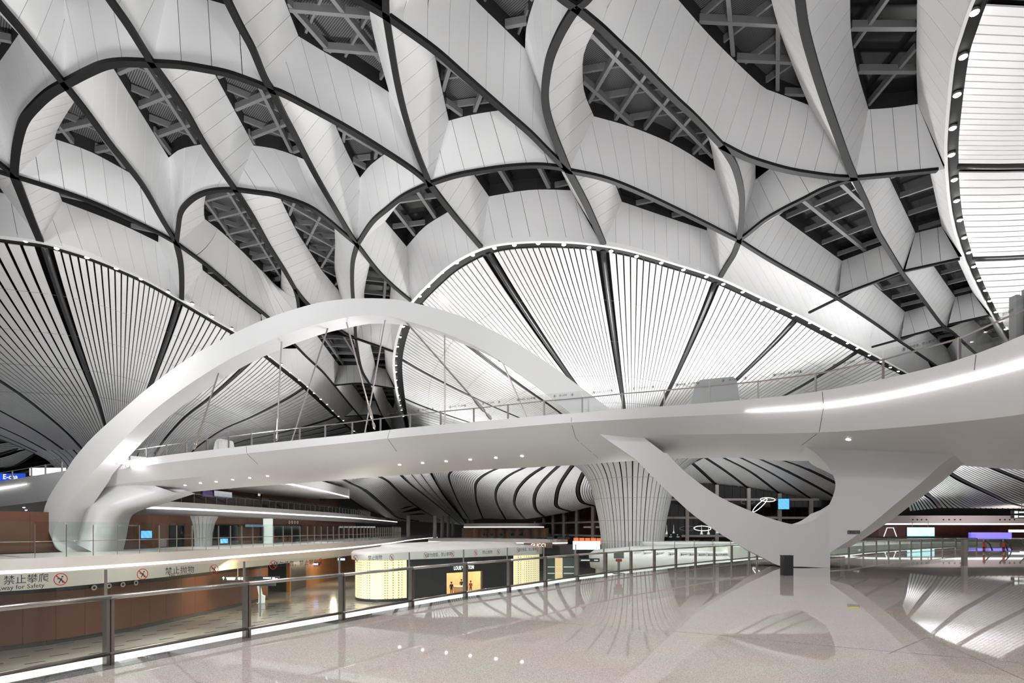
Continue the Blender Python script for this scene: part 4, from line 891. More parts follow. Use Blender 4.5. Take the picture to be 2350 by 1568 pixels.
M_WARMW = mat('warm_white', (0.80, 0.75, 0.70), 0.35)
slab(FP, 0.0, -0.87, -2.2, 1.0, 'white fascia with light line of the gallery at floor level, left', 9, 320, M_WARMW)
P = resamp(cr(V2(FP), 5), 200); 
tot = plen(P); GP = resamp(P, int(tot / 1.95)); GPi = [p + n * 0.35 for p, n in zip(GP, nout(GP))]
GPi = [p for p in GPi if p.y < 130]
b3 = empty('glass_balustrade'); tag(b3, 'tall glass balustrade with slim steel posts on the left gallery', 'balustrade')
balustrade(b3, GPi, nout(GPi), 1.12, 2.5, low=None, post=(0.07, 0.07), rail_r=0.025, posth=2.3, mats=M_STAIN)
wg_path = [(-54, 34), (-46, 41), (-40, 50), (-37.8, 61), (-36, 74), (-34.5, 95), (-34.5, 125)]
wall_path('wall_left', wg_path, 0, 3.45, 2.4, M_BROWN2, 'brown panel wall behind the left gallery')
# ---- upper gallery
UPATH = [(-43.5, 57), (-41, 58.5), (-37.5, 62.9), (-35.5, 76.5), (-34.5, 86.7), (-33.1, 114.7), (-35, 150), (-38, 188)]
slab(UPATH, 5.0, 4.25, 3.45, 0.7, 'white fascia with light line of the upper gallery', 8, 321)
P = cr(V2(UPATH), 8); UP_ = resamp(P, int(plen(P) / 2.0)); UPi = [p + n * 0.35 for p, n in zip(UP_, nout(UP_))]
UPi = [p for p in UPi if 56 < p.y < 140]
b4 = empty('glass_balustrade'); tag(b4, 'glass balustrade of the upper gallery under the bridge', 'balustrade')
balustrade(b4, UPi, nout(UPi), 1.05, 1.4, low=None, post=(0.07, 0.07), rail_r=0.025, mats=M_STAIN, z=5.0)
wu_path = [(-44.5, 66), (-42.5, 76), (-41, 92), (-38, 108), (-38, 125)]
wall_path('wall_left', wu_path, 5.0, 8.3, 2.8, M_BROWN2, 'brown panel wall behind the upper gallery')
S3 = [(-40, 56), (-33, 64), (-29.8, 72.6), (-29.6, 88), (-30.5, 105.8)]
slab(S3, 9.4, 7.95, 7.65, 0.2, 'white roof slab with light line above the upper gallery', 12, 322)
P = cr(V2(S3), 5); e = P[-1]
o = MB().box((e.x - 6, e.y + 0.1, 8.5), (12.2, 0.2, 1.75)).build('trim_323', M_WHITE); tag(o, 'white end face of the roof slab above the upper gallery', 'slab end', kind='structure')
for i, (px, py) in enumerate([(447.5, 1193), (463, 1193), (478, 1193.5), (492, 1194)]):
    c, n, d = path_hit(wg_path, px); ring_on(at_row(c, py) + n * 0.03, n, 0.2, 'round cream speaker above the gallery doors, %s of the near four' % ['first', 'second', 'third', 'last'][i], 'speakers above the gallery doors')
for i, (px, py) in enumerate([(663, 1199), (669.5, 1199), (676, 1199.3), (682, 1199.5)]):
    c, n, d = path_hit(wg_path, px); ring_on(at_row(c, py) + n * 0.03, n, 0.26, 'round cream speaker high on the gallery wall, %s of the far four' % ['first', 'second', 'third', 'last'][i], 'speakers farther along the gallery')
# things set on walls: a flat box on a plan path between two image columns and rows
def wall_box(path, px0, px1, py0, py1, m, name, label, cat, th=0.12, frame=None, push=0.0, kind=None):
    a, na, _ = path_hit(path, px0); b, nb, _ = path_hit(path, px1); n = (na + nb).normalized()
    A0, A1 = at_row(a, py0), at_row(a, py1); B0, B1 = at_row(b, py0), at_row(b, py1)
    z1 = (A0.z + B0.z) / 2; z0 = (A1.z + B1.z) / 2
    for q in (A0, B0): q.z = z1
    for q in (A1, B1): q.z = z0
    f = [A1, B1, B0, A0]; bk = [p + n * push for p in f]; fr = [p + n * (th + push) for p in f]
    root = empty(name, (a + b) / 2 + Vector((0, 0, z0))); loc = root.location.copy()
    v = [p - loc for p in fr + bk]; F6 = [(0, 1, 2, 3), (7, 6, 5, 4), (0, 4, 5, 1), (1, 5, 6, 2), (2, 6, 7, 3), (3, 7, 4, 0)]
    obj('body', v, F6, frame or M_FRAME, root)
    c = sum(fr, Vector()) / 4; ins = [c + (p - c) * 0.93 + n * 0.012 for p in fr]
    obj('face', [p - loc for p in ins] + [p - n * 0.011 - loc for p in ins], F6, m, root)
    tag(root, label, cat, kind=kind); return root, n, loc
M_SCREEN = blinds('screen_blue', (0.02, 0.16, 0.55), (0.35, 0.7, 1.0), 0.8); 
M_SCREEN.node_tree.nodes['Principled BSDF'].inputs['Emission Color'].default_value = (0.12, 0.42, 0.9, 1); M_SCREEN.node_tree.nodes['Principled BSDF'].inputs['Emission Strength'].default_value = 0.9
M_DOOR = mat('dark_opening', (0.012, 0.012, 0.012), 0.15)
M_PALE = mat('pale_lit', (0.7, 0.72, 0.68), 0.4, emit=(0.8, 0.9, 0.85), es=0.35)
wall_box(wg_path, 320, 347, 1218, 1236, M_SCREEN, 'wall_screen', 'small blue wall screen on the gallery wall beside the arch foot', 'screen')
wall_box(wg_path, 387, 421, 1206, 1254, M_DOOR, 'door_1', 'black doorway in the gallery wall', 'door', kind='structure')
wall_box(wg_path, 488, 547, 1204, 1252, M_DOOR, 'door_2', 'wide dark glazed opening in the gallery wall', 'door', kind='structure')
wall_box(wg_path, 551, 596, 1204, 1210, mat('sign_face', (0.02, 0.03, 0.05), 0.3, emit=(.3, .5, .8), es=.25), 'hanging_sign', 'narrow dark sign with pale lettering above the gallery glazing', 'sign', push=0.5)
wall_box(wg_path, 597, 690, 1205, 1250, mat('shopglass', (0.03, 0.035, 0.035), 0.1), 'door_3', 'dark shop glazing along the gallery wall', 'door', kind='structure')
wall_box(wg_path, 420, 440, 1236, 1247, M_SCREEN, 'counter_screen', 'low light-blue screen beside the black doorway', 'screen', push=4.5)
c, n, d = path_hit(wg_path, 580)
cl = MB().lathe((c.x + n.x * 2.2, c.y + n.y * 2.2, 0), [(0.62, 0), (0.62, 3.4)], 20).build('round_column', M_PALE, None, True); tag(cl, 'pale lit round column in the gallery glazing', 'column')
# clad base of a funnel standing in the gallery
rt = empty('ribbed_column', (-35.1, 64, 0)); tag(rt, 'grey ribbed column flaring upward in the left gallery', 'column')
for k in range(14):
    a0, a1 = math.radians(-100 + k * 15), math.radians(-100 + k * 15 + 13.5)
    q = [(1.05, 0), (1.15, 1.5), (1.4, 2.7), (1.75, 3.4)]
    v, f = strip_solid([Vector((r * math.cos(a0), r * math.sin(a0), z)) for r, z in q], [Vector((r * math.cos(a1), r * math.sin(a1), z)) for r, z in q], 0.04); obj('cladding_panel', v, f, mat('grey_clad', (0.42, 0.42, 0.42), 0.4), rt)
wall_box(wu_path, 598, 624, 1121, 1158, mat('lift_bronze', (0.2, 0.07, 0.03), 0.3, noise=(1, .3)), 'door_4', 'bronze lift doorway on the upper gallery', 'door', kind='structure')
wall_box(wu_path, 587, 597, 1120, 1127, mat('pict_blue', (0.02, 0.02, 0.06), 0.3, emit=(.7, .8, 1), es=.5), 'pictogram_sign', 'small dark pictogram sign beside the bronze lift', 'sign', push=0.3)
wall_box(wu_path, 588, 594, 1131, 1139, M_PALE, 'notice_plate', 'small white plate on the upper gallery wall', 'sign', push=0.15)
wall_box(wu_path, 734, 746, 1139, 1150, M_DOOR, 'door_5', 'small dark exit doorway on the upper gallery', 'door', kind='structure')
wall_box(wu_path, 445, 511, 1128, 1143, mat('violet_board', (0.16, 0.1, 0.24), 0.5, emit=(.25, .16, .45), es=.18), 'advert_board', 'violet advertising board behind the upper gallery rail', 'board', push=1.0)
wall_box(wu_path, 466, 511, 1128, 1142, mat('white_board', (0.7, 0.7, 0.74), 0.5, emit=(.8, .8, .9), es=.3), 'advert_board', 'white upper strip of the board behind the gallery rail', 'board', push=1.4)
# ---- mid-distance gallery straight ahead
GC = [(-12, 150), (0, 146), (9, 141)]
slab([(-13, 152), (-6, 146), (6, 144), (8.5, 150)], 3.4, 2.45, 2.1, .4, 'white roof edge with light line of the far gallery ahead', 10, 330, M_WARMW)
wall_path('wall_back', [(-14, 158), (10, 154)], -0.5, 2.2, 2.6, mat('tan_panel', (0.36, 0.22, 0.14), 0.5, noise=(.3, .2)), 'tan panel wall under the far gallery')
slab([(-20, 135), (-6, 124), (8, 120), (12, 122)], -0.2, -1.05, -1.5, .4, 'white slab edge with light line below the far gallery', 10, 331, M_WARMW)
for i in range(9):
    x = -10 + i * 2.3; o = MB().box((x, 150 - i * 0.35, 0.9), (0.5, 0.4, 2.3)).build('timber_post', mat('amber_post', (0.4, 0.14, 0.05), 0.5)); tag(o, '%s amber timber post from the left under the far gallery roof' % ORD(i + 1), 'post', 'timber posts under the far gallery')
for i, (px, d) in enumerate([(937, 150), (998, 150), (1015, 165), (1029, 180), (1039, 195), (1074, 190), (1083, 205)]):
    p = atd(px, 1217, d); z1 = 2 + (HY - 1187) / F * d
    o = empty('hall_column', (p.x, p.y, -1)); MB().lathe((0, 0, 0), [(0.55, 0), (0.5, z1 + 1.4)], 14).build('shaft', mat('col_grey', (0.55, 0.55, 0.55), 0.4), o, True); MB().lathe((0, 0, 0), [(.7, 0), (.7, .25), (.56, .3)], 14).build('base', M_STEEL, o)
    tag(o, 'pale round column far down the hall, %s from the left' % ['first', 'second', 'third', 'fourth', 'fifth', 'sixth', 'seventh'][i], 'column', 'columns far down the hall')

# ================================================================== SHOP WITH GOLD SCREENS
M_GOLD = mat('gold_mesh', (0.75, 0.6, 0.32), 0.35)
nt = M_GOLD.node_tree; bs = nt.nodes['Principled BSDF']; tc = nt.nodes.new('ShaderNodeTexCoord'); vo = nt.nodes.new('ShaderNodeTexVoronoi'); vo.inputs['Scale'].default_value = 3.2; vo.inputs['Randomness'].default_value = 0.0
rp = nt.nodes.new('ShaderNodeValToRGB'); rp.color_ramp.elements[0].position = 0.28; rp.color_ramp.elements[0].color = (0.45, 0.32, 0.13, 1); rp.color_ramp.elements[1].position = 0.36; rp.color_ramp.elements[1].color = (1, 0.86, 0.55, 1)
nt.links.new(tc.outputs['Object'], vo.inputs['Vector']); nt.links.new(vo.outputs['Distance'], rp.inputs['Fac']); nt.links.new(rp.outputs['Color'], bs.inputs['Base Color']); nt.links.new(rp.outputs['Color'], bs.inputs['Emission Color']); bs.inputs['Emission Strength'].default_value = 0.5
shop = empty('luxury_shop', (-8, 76, ZL)); tag(shop, 'round-ended black shop with glowing gold screens and white roof, centre left', 'shop')
SHP = [(-19.5, 79), (-20.4, 75), (-19.9, 72), (-18.6, 70.2), (-16.7, 69.5), (-14.6, 70.0), (-13.2, 71.0)]
SHF = [(-13.2, 71.0), (-9, 74.2), (-4, 78.6), (0.2, 82.3)]
SHR = [(0.2, 82.3), (2.2, 83.8), (3.7, 85.4), (4.2, 88), (3.0, 92)]
def rel(o, r=shop): o.matrix_parent_inverse = Matrix.Translation(-Vector(r.location)); return o
def wallgrid(path, z0, z1, m, name, k=6, d=0.0, th=0.15, parent=shop):
    P = cr(V2(path), k) if len(path) > 2 else V2(path); a, b = offp(P, d), offp(P, d + th); up = lambda q, z: [Vector((p.x, p.y, z)) for p in q]
    o = MB().grid([up(a, z0), up(a, z1), up(b, z1), up(b, z0)], closed=False).build(name, m, parent); return rel(o, parent)
wallgrid(SHP, ZL + 0.35, -1.9, M_GOLD, 'gold_screen'); wallgrid(SHP, ZL, ZL + 0.35, M_DARK, 'plinth')
wallgrid(SHR, ZL + 0.35, -1.85, M_GOLD, 'gold_screen'); wallgrid(SHR, ZL, ZL + 0.35, M_DARK, 'plinth')
full = SHP + SHF[1:] + SHR[1:] + [(-6, 96), (-16, 88)]
c, n, d = path_hit(SHF, 1025); c2, n2, d2 = path_hit(SHF, 1104)
FR = cr(V2(SHF), 6)
left = [p for p in FR if p.x < c.x] + [c]; right = [c2] + [p for p in FR if p.x > c2.x]
dz = lambda q: [(p.x, p.y) for p in q]
wallgrid(dz(left), ZL, -1.9, M_DARK, 'black_wall', 1); wallgrid(dz(right), ZL, -1.9, M_DARK, 'black_wall', 1)
wallgrid(dz([c, c2]), -3.85, -1.9, M_DARK, 'door_header', 1)
# lit interior
inn = [c + Vector((-1.5, 5, 0)), c2 + Vector((-1.5, 5, 0))]
M_INT = mat('shop_interior', (0.85, 0.62, 0.36), 0.5, noise=(1.2, 0.3), emit=(1, 0.72, 0.4), es=0.25)
for q in ([c, inn[0]], inn, [inn[1], c2]): wallgrid(dz(q), ZL, -3.8, M_INT, 'interior_wall', 1)
o = MB().add([Vector((p.x, p.y, ZL + 0.02)) for p in (c, c2, inn[1], inn[0])], [(0, 1, 2, 3)]).build('interior_floor', mat('shop_floor', (0.8, 0.6, 0.4), 0.2), shop); rel(o)
o = MB().add([Vector((p.x, p.y, -3.82)) for p in (c, c2, inn[1], inn[0])], [(0, 1, 2, 3)]).build('interior_ceiling', emat('shop_ceiling', (1, 0.85, 0.62), 0.9), shop); rel(o)
ct = path_hit(SHF, 1057)[0]; ct = ct * (1 + 2.5 / ct.y)
o = empty('shop_counter', (ct.x, ct.y, ZL)); MB().lathe((0, 0, 0), [(.9, 0), (1.05, .5), (1.1, 1.0)], 20).build('drum', mat('counter_tan', (0.6, 0.38, 0.2), 0.4), o, True); MB().lathe((0, 0, 1.0), [(1.15, 0), (1.15, .06)], 20).build('top', M_WHITE, o); tag(o, 'round tan counter inside the lit shop door', 'counter')
# white canopy roof
P = cr(V2(full + [full[0]]), 5)[:-1]
cen = sum(P, Vector()) / len(P)
def ring(s, z, d=0): return [Vector((cen.x + (p.x - cen.x) * s, cen.y + (p.y - cen.y) * s, z)) for p in P]
o = MB().grid([ring(1.0, -1.9), ring(1.035, -1.85), ring(1.04, -1.05), ring(1.02, -0.8), ring(0.75, -0.35), ring(0.72, -0.05), ring(0.3, 0.15), ring(0.02, 0.2)], closed=True).build('canopy_roof', M_ROOF, shop, True); rel(o)
o.modifiers.new('edges', 'EDGE_SPLIT').split_angle = math.radians(28)
# uplight boxes on the shop roof
up0 = None
for i, px in enumerate([905, 925, 949, 972, 994, 1015, 1035, 1055, 1073, 1091, 1108, 1122]):
    p = atd(px, 1259 - (px - 905) * 0.012, 73 + (px - 905) * 0.055); p.z = -0.62
    if up0 is None:
        up0 = empty('roof_uplight', p); u = up0
        MB().box((0, 0, 0.32), (0.8, 0.35, 0.16)).build('lamp_body', M_WHITE, up0); MB().box((0, 0, 0.42), (0.7, 0.28, 0.03)).build('lens', emat('uplight_lens', (1, 1, 1), 2.0), up0)
        MB().box((-.25, 0, 0.12), (.06, .06, .26)).box((.25, 0, .12), (.06, .06, .26)).build('legs', M_STEEL, up0)
    else: u = copy_tree(up0); u.location = p
    tag(u, '%s white box uplight from the left on the gold shop roof' % ORD(i + 1), 'uplight', 'uplights on the gold shop roof')
# ---- white roofed shop right of the column
sh2 = empty('white_shop', (22, 66, ZL)); tag(sh2, 'low shop with a smooth white oval roof in front of the ribbed column', 'shop')
def oval(cx, cy, rx, ry, z, k=56): return [Vector((cx + rx * math.cos(2 * math.pi * j / k), cy + ry * math.sin(2 * math.pi * j / k), z)) for j in range(k)]
o = MB().grid([oval(24, 66, 14.2, 10.6, ZL), oval(24, 66, 14.2, 10.6, -2.6)], closed=True).build('glazing', mat('greenish_wall', (0.55, 0.6, 0.56), 0.2), sh2, True); rel(o, sh2)
o = MB().grid([oval(24, 66, 13.8, 10.2, -2.62), oval(24, 66, 14.8, 11.2, -2.5), oval(24, 66, 15, 11.4, -1.0), oval(24, 66, 14.4, 10.8, -0.55), oval(24, 66, 10, 6.5, -0.1), oval(24, 66, .1, .1, 0.05)], closed=True).build('roof', M_ROOF, sh2, True); rel(o, sh2)
o = MB().grid([oval(20.5, 66, 5.2, 3.2, 0.1), oval(20.5, 66, 5.6, 3.6, 0.35), oval(20.5, 66, 5.2, 3.2, 0.5)], closed=True).build('roof_ring', M_WHITE, sh2, True); rel(o, sh2)
for i, px in enumerate([1463, 1486, 1514, 1544, 1570, 1590, 1611, 1632, 1650, 1666]):
    d = 57.6 + max(0, (px - 1590)) * 0.02; p = atd(px, 1270, d); p.z = -0.72
    p.y = 66 - 10.6 * math.sqrt(max(0.02, 1 - ((p.x - 24) / 14.6) ** 2)); p.x = (px - CX) / F * p.y
    u = copy_tree(up0); u.location = p; tag(u, '%s white box uplight from the left on the oval white roof' % ORD(i + 1), 'uplight', 'uplights on the oval white roof')
# long white roof behind the far right balustrade
o = MB().prism([(24, 48), (34, 57), (46, 66), (62, 72), (62, 84), (30, 76), (20, 58)], -1.6, 0.25).build('trim_340', mat('white_roof_green', (0.78, 0.8, 0.74), 0.4)); tag(o, 'white curved roof seen through the far right balustrade', 'roof', kind='structure')
# ================================================================== FAR CEILINGS
def px_ribs(ribs, depths):
    out = []
    for r, (d0, d1) in zip(ribs, depths):
        n = len(r) - 1
        out.append(cr([atd(p[0], p[1], d0 + (d1 - d0) * i / n) for i, p in enumerate(r)], 5))
    return out
fcA = empty('ceiling'); tag(fcA, 'slatted wing ceiling running away to the far left under the bridge', 'ceiling', kind='structure')
RA = [[(720, 1085), (760, 1116), (800, 1144), (850, 1174), (910, 1196)], [(760, 1085), (800, 1108), (834, 1124), (869, 1153), (896, 1177), (915, 1190), (960, 1198)], [(846, 1078), (866, 1092), (890, 1105), (907, 1122), (927, 1141), (955, 1162), (995, 1187), (1024, 1201)], [(905, 1076), (919, 1088), (946, 1114), (972, 1134), (1007, 1162), (1041, 1189), (1060, 1205)]]
slat_field(fcA, px_ribs(RA, [(80, 168), (83, 175), (86, 200), (88, 200)]), [14, 16, 15], ribw=0.9, m=18, gapf=0.28, pipe=0.3)
fcB = empty('ceiling'); tag(fcB, 'pale faceted band between the two slatted wings of the far ceiling', 'ceiling', kind='structure')
r3, r4 = px_ribs([RA[3], [(975, 1066), (985, 1083), (1003, 1114), (1019, 1140), (1038, 1164), (1058, 1188), (1070, 1205)]], [(88, 200), (92, 200)])
A, B = resamp(r3, 26), resamp(r4, 26); MP = mat('faceted_grey', (0.5, 0.5, 0.5), 0.45)
MB().grid([[p + Vector((0, 0, .5)) for p in A], [p + Vector((0, 0, .5)) for p in B]]).build('backing', M_VOID, fcB)
for i in range(26):
    for j in range(3):
        a, b, c, d = A[i].lerp(B[i], j / 3 + .02), A[i].lerp(B[i], (j + 1) / 3 - .02), A[i + 1].lerp(B[i + 1], (j + 1) / 3 - .02), A[i + 1].lerp(B[i + 1], j / 3 + .02)
        c2 = (a + b + c + d) / 4 - Vector((0, 0, 0.25))
        obj('facet_panel', [a, b, c, d, c2, a + Vector((0, 0, .1)), b + Vector((0, 0, .1)), c + Vector((0, 0, .1)), d + Vector((0, 0, .1))], [(0, 1, 4), (1, 2, 4), (2, 3, 4), (3, 0, 4), (8, 7, 6, 5)], MP, fcB)
fcC = empty('ceiling'); tag(fcC, 'vaulted slatted ceiling rolling down between the far hall and the ribbed column', 'ceiling', kind='structure')
RC_ = [[(985, 1062), (988, 1085), (1003, 1114), (1019, 1140), (1038, 1164), (1058, 1188)], [(1060, 1066), (1038, 1080), (1029, 1093), (1038, 1122), (1055, 1158), (1078, 1194)], [(1170, 1064), (1114, 1089), (1093, 1109), (1091, 1130), (1094, 1155), (1108, 1190)], [(1235, 1060), (1172, 1089), (1144, 1114), (1137, 1137), (1142, 1160), (1160, 1192)],
       [(1275, 1056), (1218, 1091), (1190, 1120), (1181, 1143), (1182, 1163), (1204, 1192)], [(1300, 1054), (1254, 1097), (1231, 1127), (1225, 1153), (1231, 1173), (1248, 1186)], [(1325, 1054), (1302, 1084), (1284, 1114), (1277, 1141), (1279, 1164), (1310, 1175)], [(1352, 1070), (1339, 1086), (1327, 1115), (1327, 1136), (1337, 1154), (1362, 1162)], [(1400, 1070), (1390, 1090), (1380, 1115), (1378, 1130), (1385, 1145), (1405, 1150)]]
slat_field(fcC, px_ribs(RC_, [(100, 190), (98, 175), (98, 160), (98, 150), (98, 142), (98, 136), (98, 132), (98, 128), (98, 126)]), [9, 12, 14, 14, 14, 14, 14, 8], ribw=0.9, m=20, gapf=0.26, pipe=0.3, rib_first=False)
fcD = empty('ceiling'); tag(fcD, 'slatted ceiling sloping down to the dark window wall, seen through the fork of the pier', 'ceiling', kind='structure')
RD_ = [[(1470, 1020), (1520, 1053), (1563, 1092), (1585, 1112)], [(1545, 1030), (1576, 1053), (1609, 1081), (1643, 1113)], [(1585, 1030), (1620, 1052), (1668, 1084), (1717, 1121)], [(1620, 1030), (1660, 1051), (1724, 1084), (1788, 1133)], [(1655, 1030), (1700, 1051), (1778, 1091), (1860, 1145)], [(1690, 1030), (1737, 1051), (1820, 1090), (1935, 1152)], [(1730, 1030), (1779, 1051), (1860, 1081), (2010, 1158)], [(1775, 1030), (1831, 1051), (1910, 1076), (2090, 1160)], [(1900, 1030), (1960, 1051), (2050, 1085), (2160, 1150)]]
slat_field(fcD, px_ribs(RD_, [(92, 112)] * 9), [14, 14, 15, 16, 16, 16, 15, 14], ribw=0.8, m=12, gapf=0.3, pipe=0.26)
fcE = empty('ceiling'); tag(fcE, 'slatted ceiling curving down at the right edge under the bridge', 'ceiling', kind='structure')
RE_ = [[(2070, 1120), (2075, 1150), (2082, 1174)], [(2085, 1090), (2124, 1133), (2141, 1146), (2157, 1166)], [(2140, 1060), (2176, 1084), (2208, 1103), (2251, 1124), (2286, 1141), (2320, 1157), (2370, 1168)], [(2200, 1040), (2260, 1066), (2330, 1095), (2400, 1122), (2480, 1145)], [(2300, 1020), (2380, 1050), (2480, 1085), (2600, 1120)]]
slat_field(fcE, px_ribs(RE_, [(68, 84), (66, 84), (60, 84), (56, 78), (50, 70)]), [8, 16, 11, 11], ribw=0.7, m=14, gapf=0.34, pipe=0.25, rib_first=False)
# grey slatted ceiling far left, below the left funnel
fcF = empty('ceiling'); tag(fcF, 'grey slatted ceiling low at the left edge behind the arch', 'ceiling', kind='structure')
RF_ = [[(-120, 1040), (20, 1012), (90, 1025), (150, 1060)], [(-120, 1068), (0, 1046), (62, 1026), (90, 1028)], [(-120, 1110), (-20, 1080), (25, 1078), (90, 1040)], [(-20, 1100), (40, 1090), (90, 1075), (140, 1062)]]
slat_field(fcF, px_ribs(RF_, [(108, 112)] * 4), [6, 9, 7], ribw=0.9, m=10, gapf=0.2, pipe=0.3)
# enclosing far walls, dark night outside
for nm, lab, c, d in [('wall_back', 'dark far end of the hall', (0, 215, 10), (260, 0.5, 40)), ('wall_right', 'dark outer wall far right', (118, 110, 10), (0.5, 210, 40)), ('wall_left', 'dark outer wall far left', (-110, 110, 10), (0.5, 210, 40))]:
    o = MB().box(c, d).build(nm, mat('night_wall', (0.05, 0.045, 0.042), 0.7)); tag(o, lab, 'wall', kind='structure')
# ---- curtain walls: window_N with white mullions and dark panes
def curtain(n, label, A, B, zs, verts, ztop, minor=3, brown=False):
    """A,B plan ends; verts: parameters of main mullions; ztop: function of parameter"""
    root = empty('window_%d' % n); tag(root, label, 'window', kind='structure')
    A, B = Vector((*A, 0)), Vector((*B, 0)); d = (B - A).normalized(); s = Vector((-d.y, d.x, 0)); L = (B - A).length
    R = Matrix((d, s, Vector((0, 0, 1)))).transposed(); m = mat('night_pane_brown', (0.05, 0.02, 0.014), 0.08, noise=(0.35, 0.6)) if brown else M_NIGHTP  # brown pane colour stands in for faint reflections
    lv = zs
    for a, b in zip(verts, verts[1:]):
        for z0, z1 in zip(lv, lv[1:] + [None]):
            for k in range(minor):
                u0, u1 = a + (b - a) * k / minor, a + (b - a) * (k + 1) / minor
                za, zb = (z1, z1) if z1 is not None else (ztop(u0), ztop(u1))
                za, zb = min(za, ztop(u0)), min(zb, ztop(u1))
                if max(za, zb) <= z0 + 0.05: continue
                p0, p1 = A + d * (L * u0 + 0.03), A + d * (L * u1 - 0.03)
                fr = [p0 + Vector((0, 0, z0)), p1 + Vector((0, 0, z0)), p1 + Vector((0, 0, max(zb, z0 + .02))), p0 + Vector((0, 0, max(za, z0 + .02)))]
                obj('pane', fr + [p + s * 0.05 for p in fr], [(0, 1, 2, 3), (7, 6, 5, 4), (0, 4, 5, 1), (1, 5, 6, 2), (2, 6, 7, 3), (3, 7, 4, 0)], m, root)
    for u in verts:
        p = A + d * L * u; h = ztop(u) - lv[0]; MB().box(p - s * 0.2 + Vector((0, 0, lv[0] + h / 2)), (0.62, 0.5, h), R).build('mullion', M_MULL, root)
    for z in lv[1:]:
        us = [u for u in [i / 24 for i in range(25)] if ztop(u) > z]
        if us:
            p0, p1 = A + d * L * us[0], A + d * L * us[-1]
            if (p1 - p0).length > 1: MB().box((p0 + p1) / 2 - s * 0.12 + Vector((0, 0, z)), ((p1 - p0).length, 0.35, 0.42), R).build('transom', M_MULL, root)
M_NIGHTP = mat('night_pane', (0.012, 0.009, 0.008), 0.06, noise=(0.3, 0.7)); M_MULL = mat('mullion_white', (0.62, 0.58, 0.55), 0.4)
X = lambda px, d: (px - CX) / F * d
pxs = [1500, 1576, 1644, 1717, 1788, 1860, 1932, 2004]
A_, B_ = (X(1500, 110.5), 110.5), (X(2004, 110.5), 110.5)
top = lambda u: 2 + (HY - interp([(1500, 1095), (1585, 1108), (1643, 1113), (1717, 1121), (1788, 1133), (1860, 1145), (1935, 1152), (2010, 1158)], 1500 + 504 * u)) / F * 110.5
curtain(90, 'dark night window wall with white frames behind the forked pier', A_, B_, [-7, -3, 0.6, 4.15, 7.7], [(p - 1500) / 504 for p in pxs], top, 4)
def ztop1(u): 
    px = 1228 + u * (1400 - 1228); d = 175 - 50 * u
    return 2 + (HY - interp([(1228, 1197), (1290, 1178), (1368, 1158), (1400, 1150)], px)) / F * d
curtain(91, 'brown-tinted window wall with white frames left of the ribbed column', (X(1228, 175), 175), (X(1400, 125), 125), [-2, 0.35, 3.6], [0, .16, .31, .47, .64, .83, 1], ztop1, 3, True)
# warm lit shops behind/below the left window wall
for i in range(5):
    o = MB().box((X(1322 + i * 13, 122 - i), 122 - i * 1.2, -0.6), (1.0, 0.5, 1.3)).build('lit_shop_shelf', mat('warm_shelf', (0.5, 0.12, 0.05), 0.5, emit=(1, 0.25, 0.08), es=0.5)); tag(o, '%s red-orange lit shop bay from the left below the brown windows' % ORD(i + 1), 'shop bay', 'lit shop bays below the brown windows')
# pendant lamps; the ring lights are reflections in the dark windows, built as hanging lamps
for i, (px, py) in enumerate([(1610, 1222), (1626, 1222), (1646, 1219), (1530, 1222), (1546, 1222)]):
    p = atd(px, py, 106); o = empty('pendant_light', p); MB().lathe((0, 0, 0), [(0.28, -0.4), (0.05, 0.35), (0.02, 1.4)], 10).build('shade', M_PALE, o); MB().tube([Vector((0, 0, 1.4)), Vector((0, 0, 3.2))], 0.03, 5).build('cord', M_FRAME, o); tag(o, 'slim white pendant lamp %s' % ['third from the right of the group at the pier', 'second from the right of the group at the pier', 'nearest the pier edge', 'left one beside the black direction sign', 'right one beside the black direction sign'][i], 'lamp', 'pendant lamps at the window wall')
for i, (px, py, rx) in enumerate([(1762, 1147, 1.4), (1744, 1160, 1.3), (1612, 1213, 1.6)]):
    p = atd(px, py, (106, 102.5, 106)[i]); o = empty('ring_light', p); tilt = (0.25, 0.9, 0.2)[i]
    pts = [Vector((rx * math.cos(a), 0.4 * math.sin(a), rx * 0.28 * math.sin(a) + tilt * rx * math.cos(a) * (1 if i == 1 else 0))) for a in [2 * math.pi * j / 20 for j in range(21)]]
    MB().tube(pts, 0.06, 6).build('tube', M_LED, o); MB().tube([Vector((0, 0, 0)), Vector((0, 0, 2.2))], 0.02, 5).build('cord', M_FRAME, o); tag(o, ['flat white ring lamp hanging before the dark windows', 'tilted white ring lamp hanging before the dark windows', 'white ring lamp low beside the ribbed column'][i], 'lamp')
p = atd(1798, 1157, 109); o = empty('wall_screen', p); MB().box((0, 0, 0), (2.3, 0.15, 2.2)).build('body', M_FRAME, o); MB().box((0, -0.09, 0), (2.1, 0.04, 2.0)).build('face', M_SCREEN, o); tag(o, 'bright blue screen glowing at the dark windows in the pier fork', 'screen')
p = atd(1548, 1233, 104); o = empty('direction_sign', p); MB().box((0, 0, 0), (2.5, 0.2, 1.4)).build('board', M_FRAME, o); MB().box((-.75, -.12, .05), (.5, .03, .12)).box((.6, -.12, .05), (.5, .03, .12)).box((-.7, -.12, .4), (.16, .03, .16)).box((.5, -.12, .4), (.16, .03, .16)).build('marks', M_PALE, o)
MB().box((-1.1, 0, -1.2), (.12, .12, 1.2)).box((1.1, 0, -1.2), (.12, .12, 1.2)).build('legs', M_STEEL, o); tag(o, 'black direction sign right of the ribbed column', 'sign')

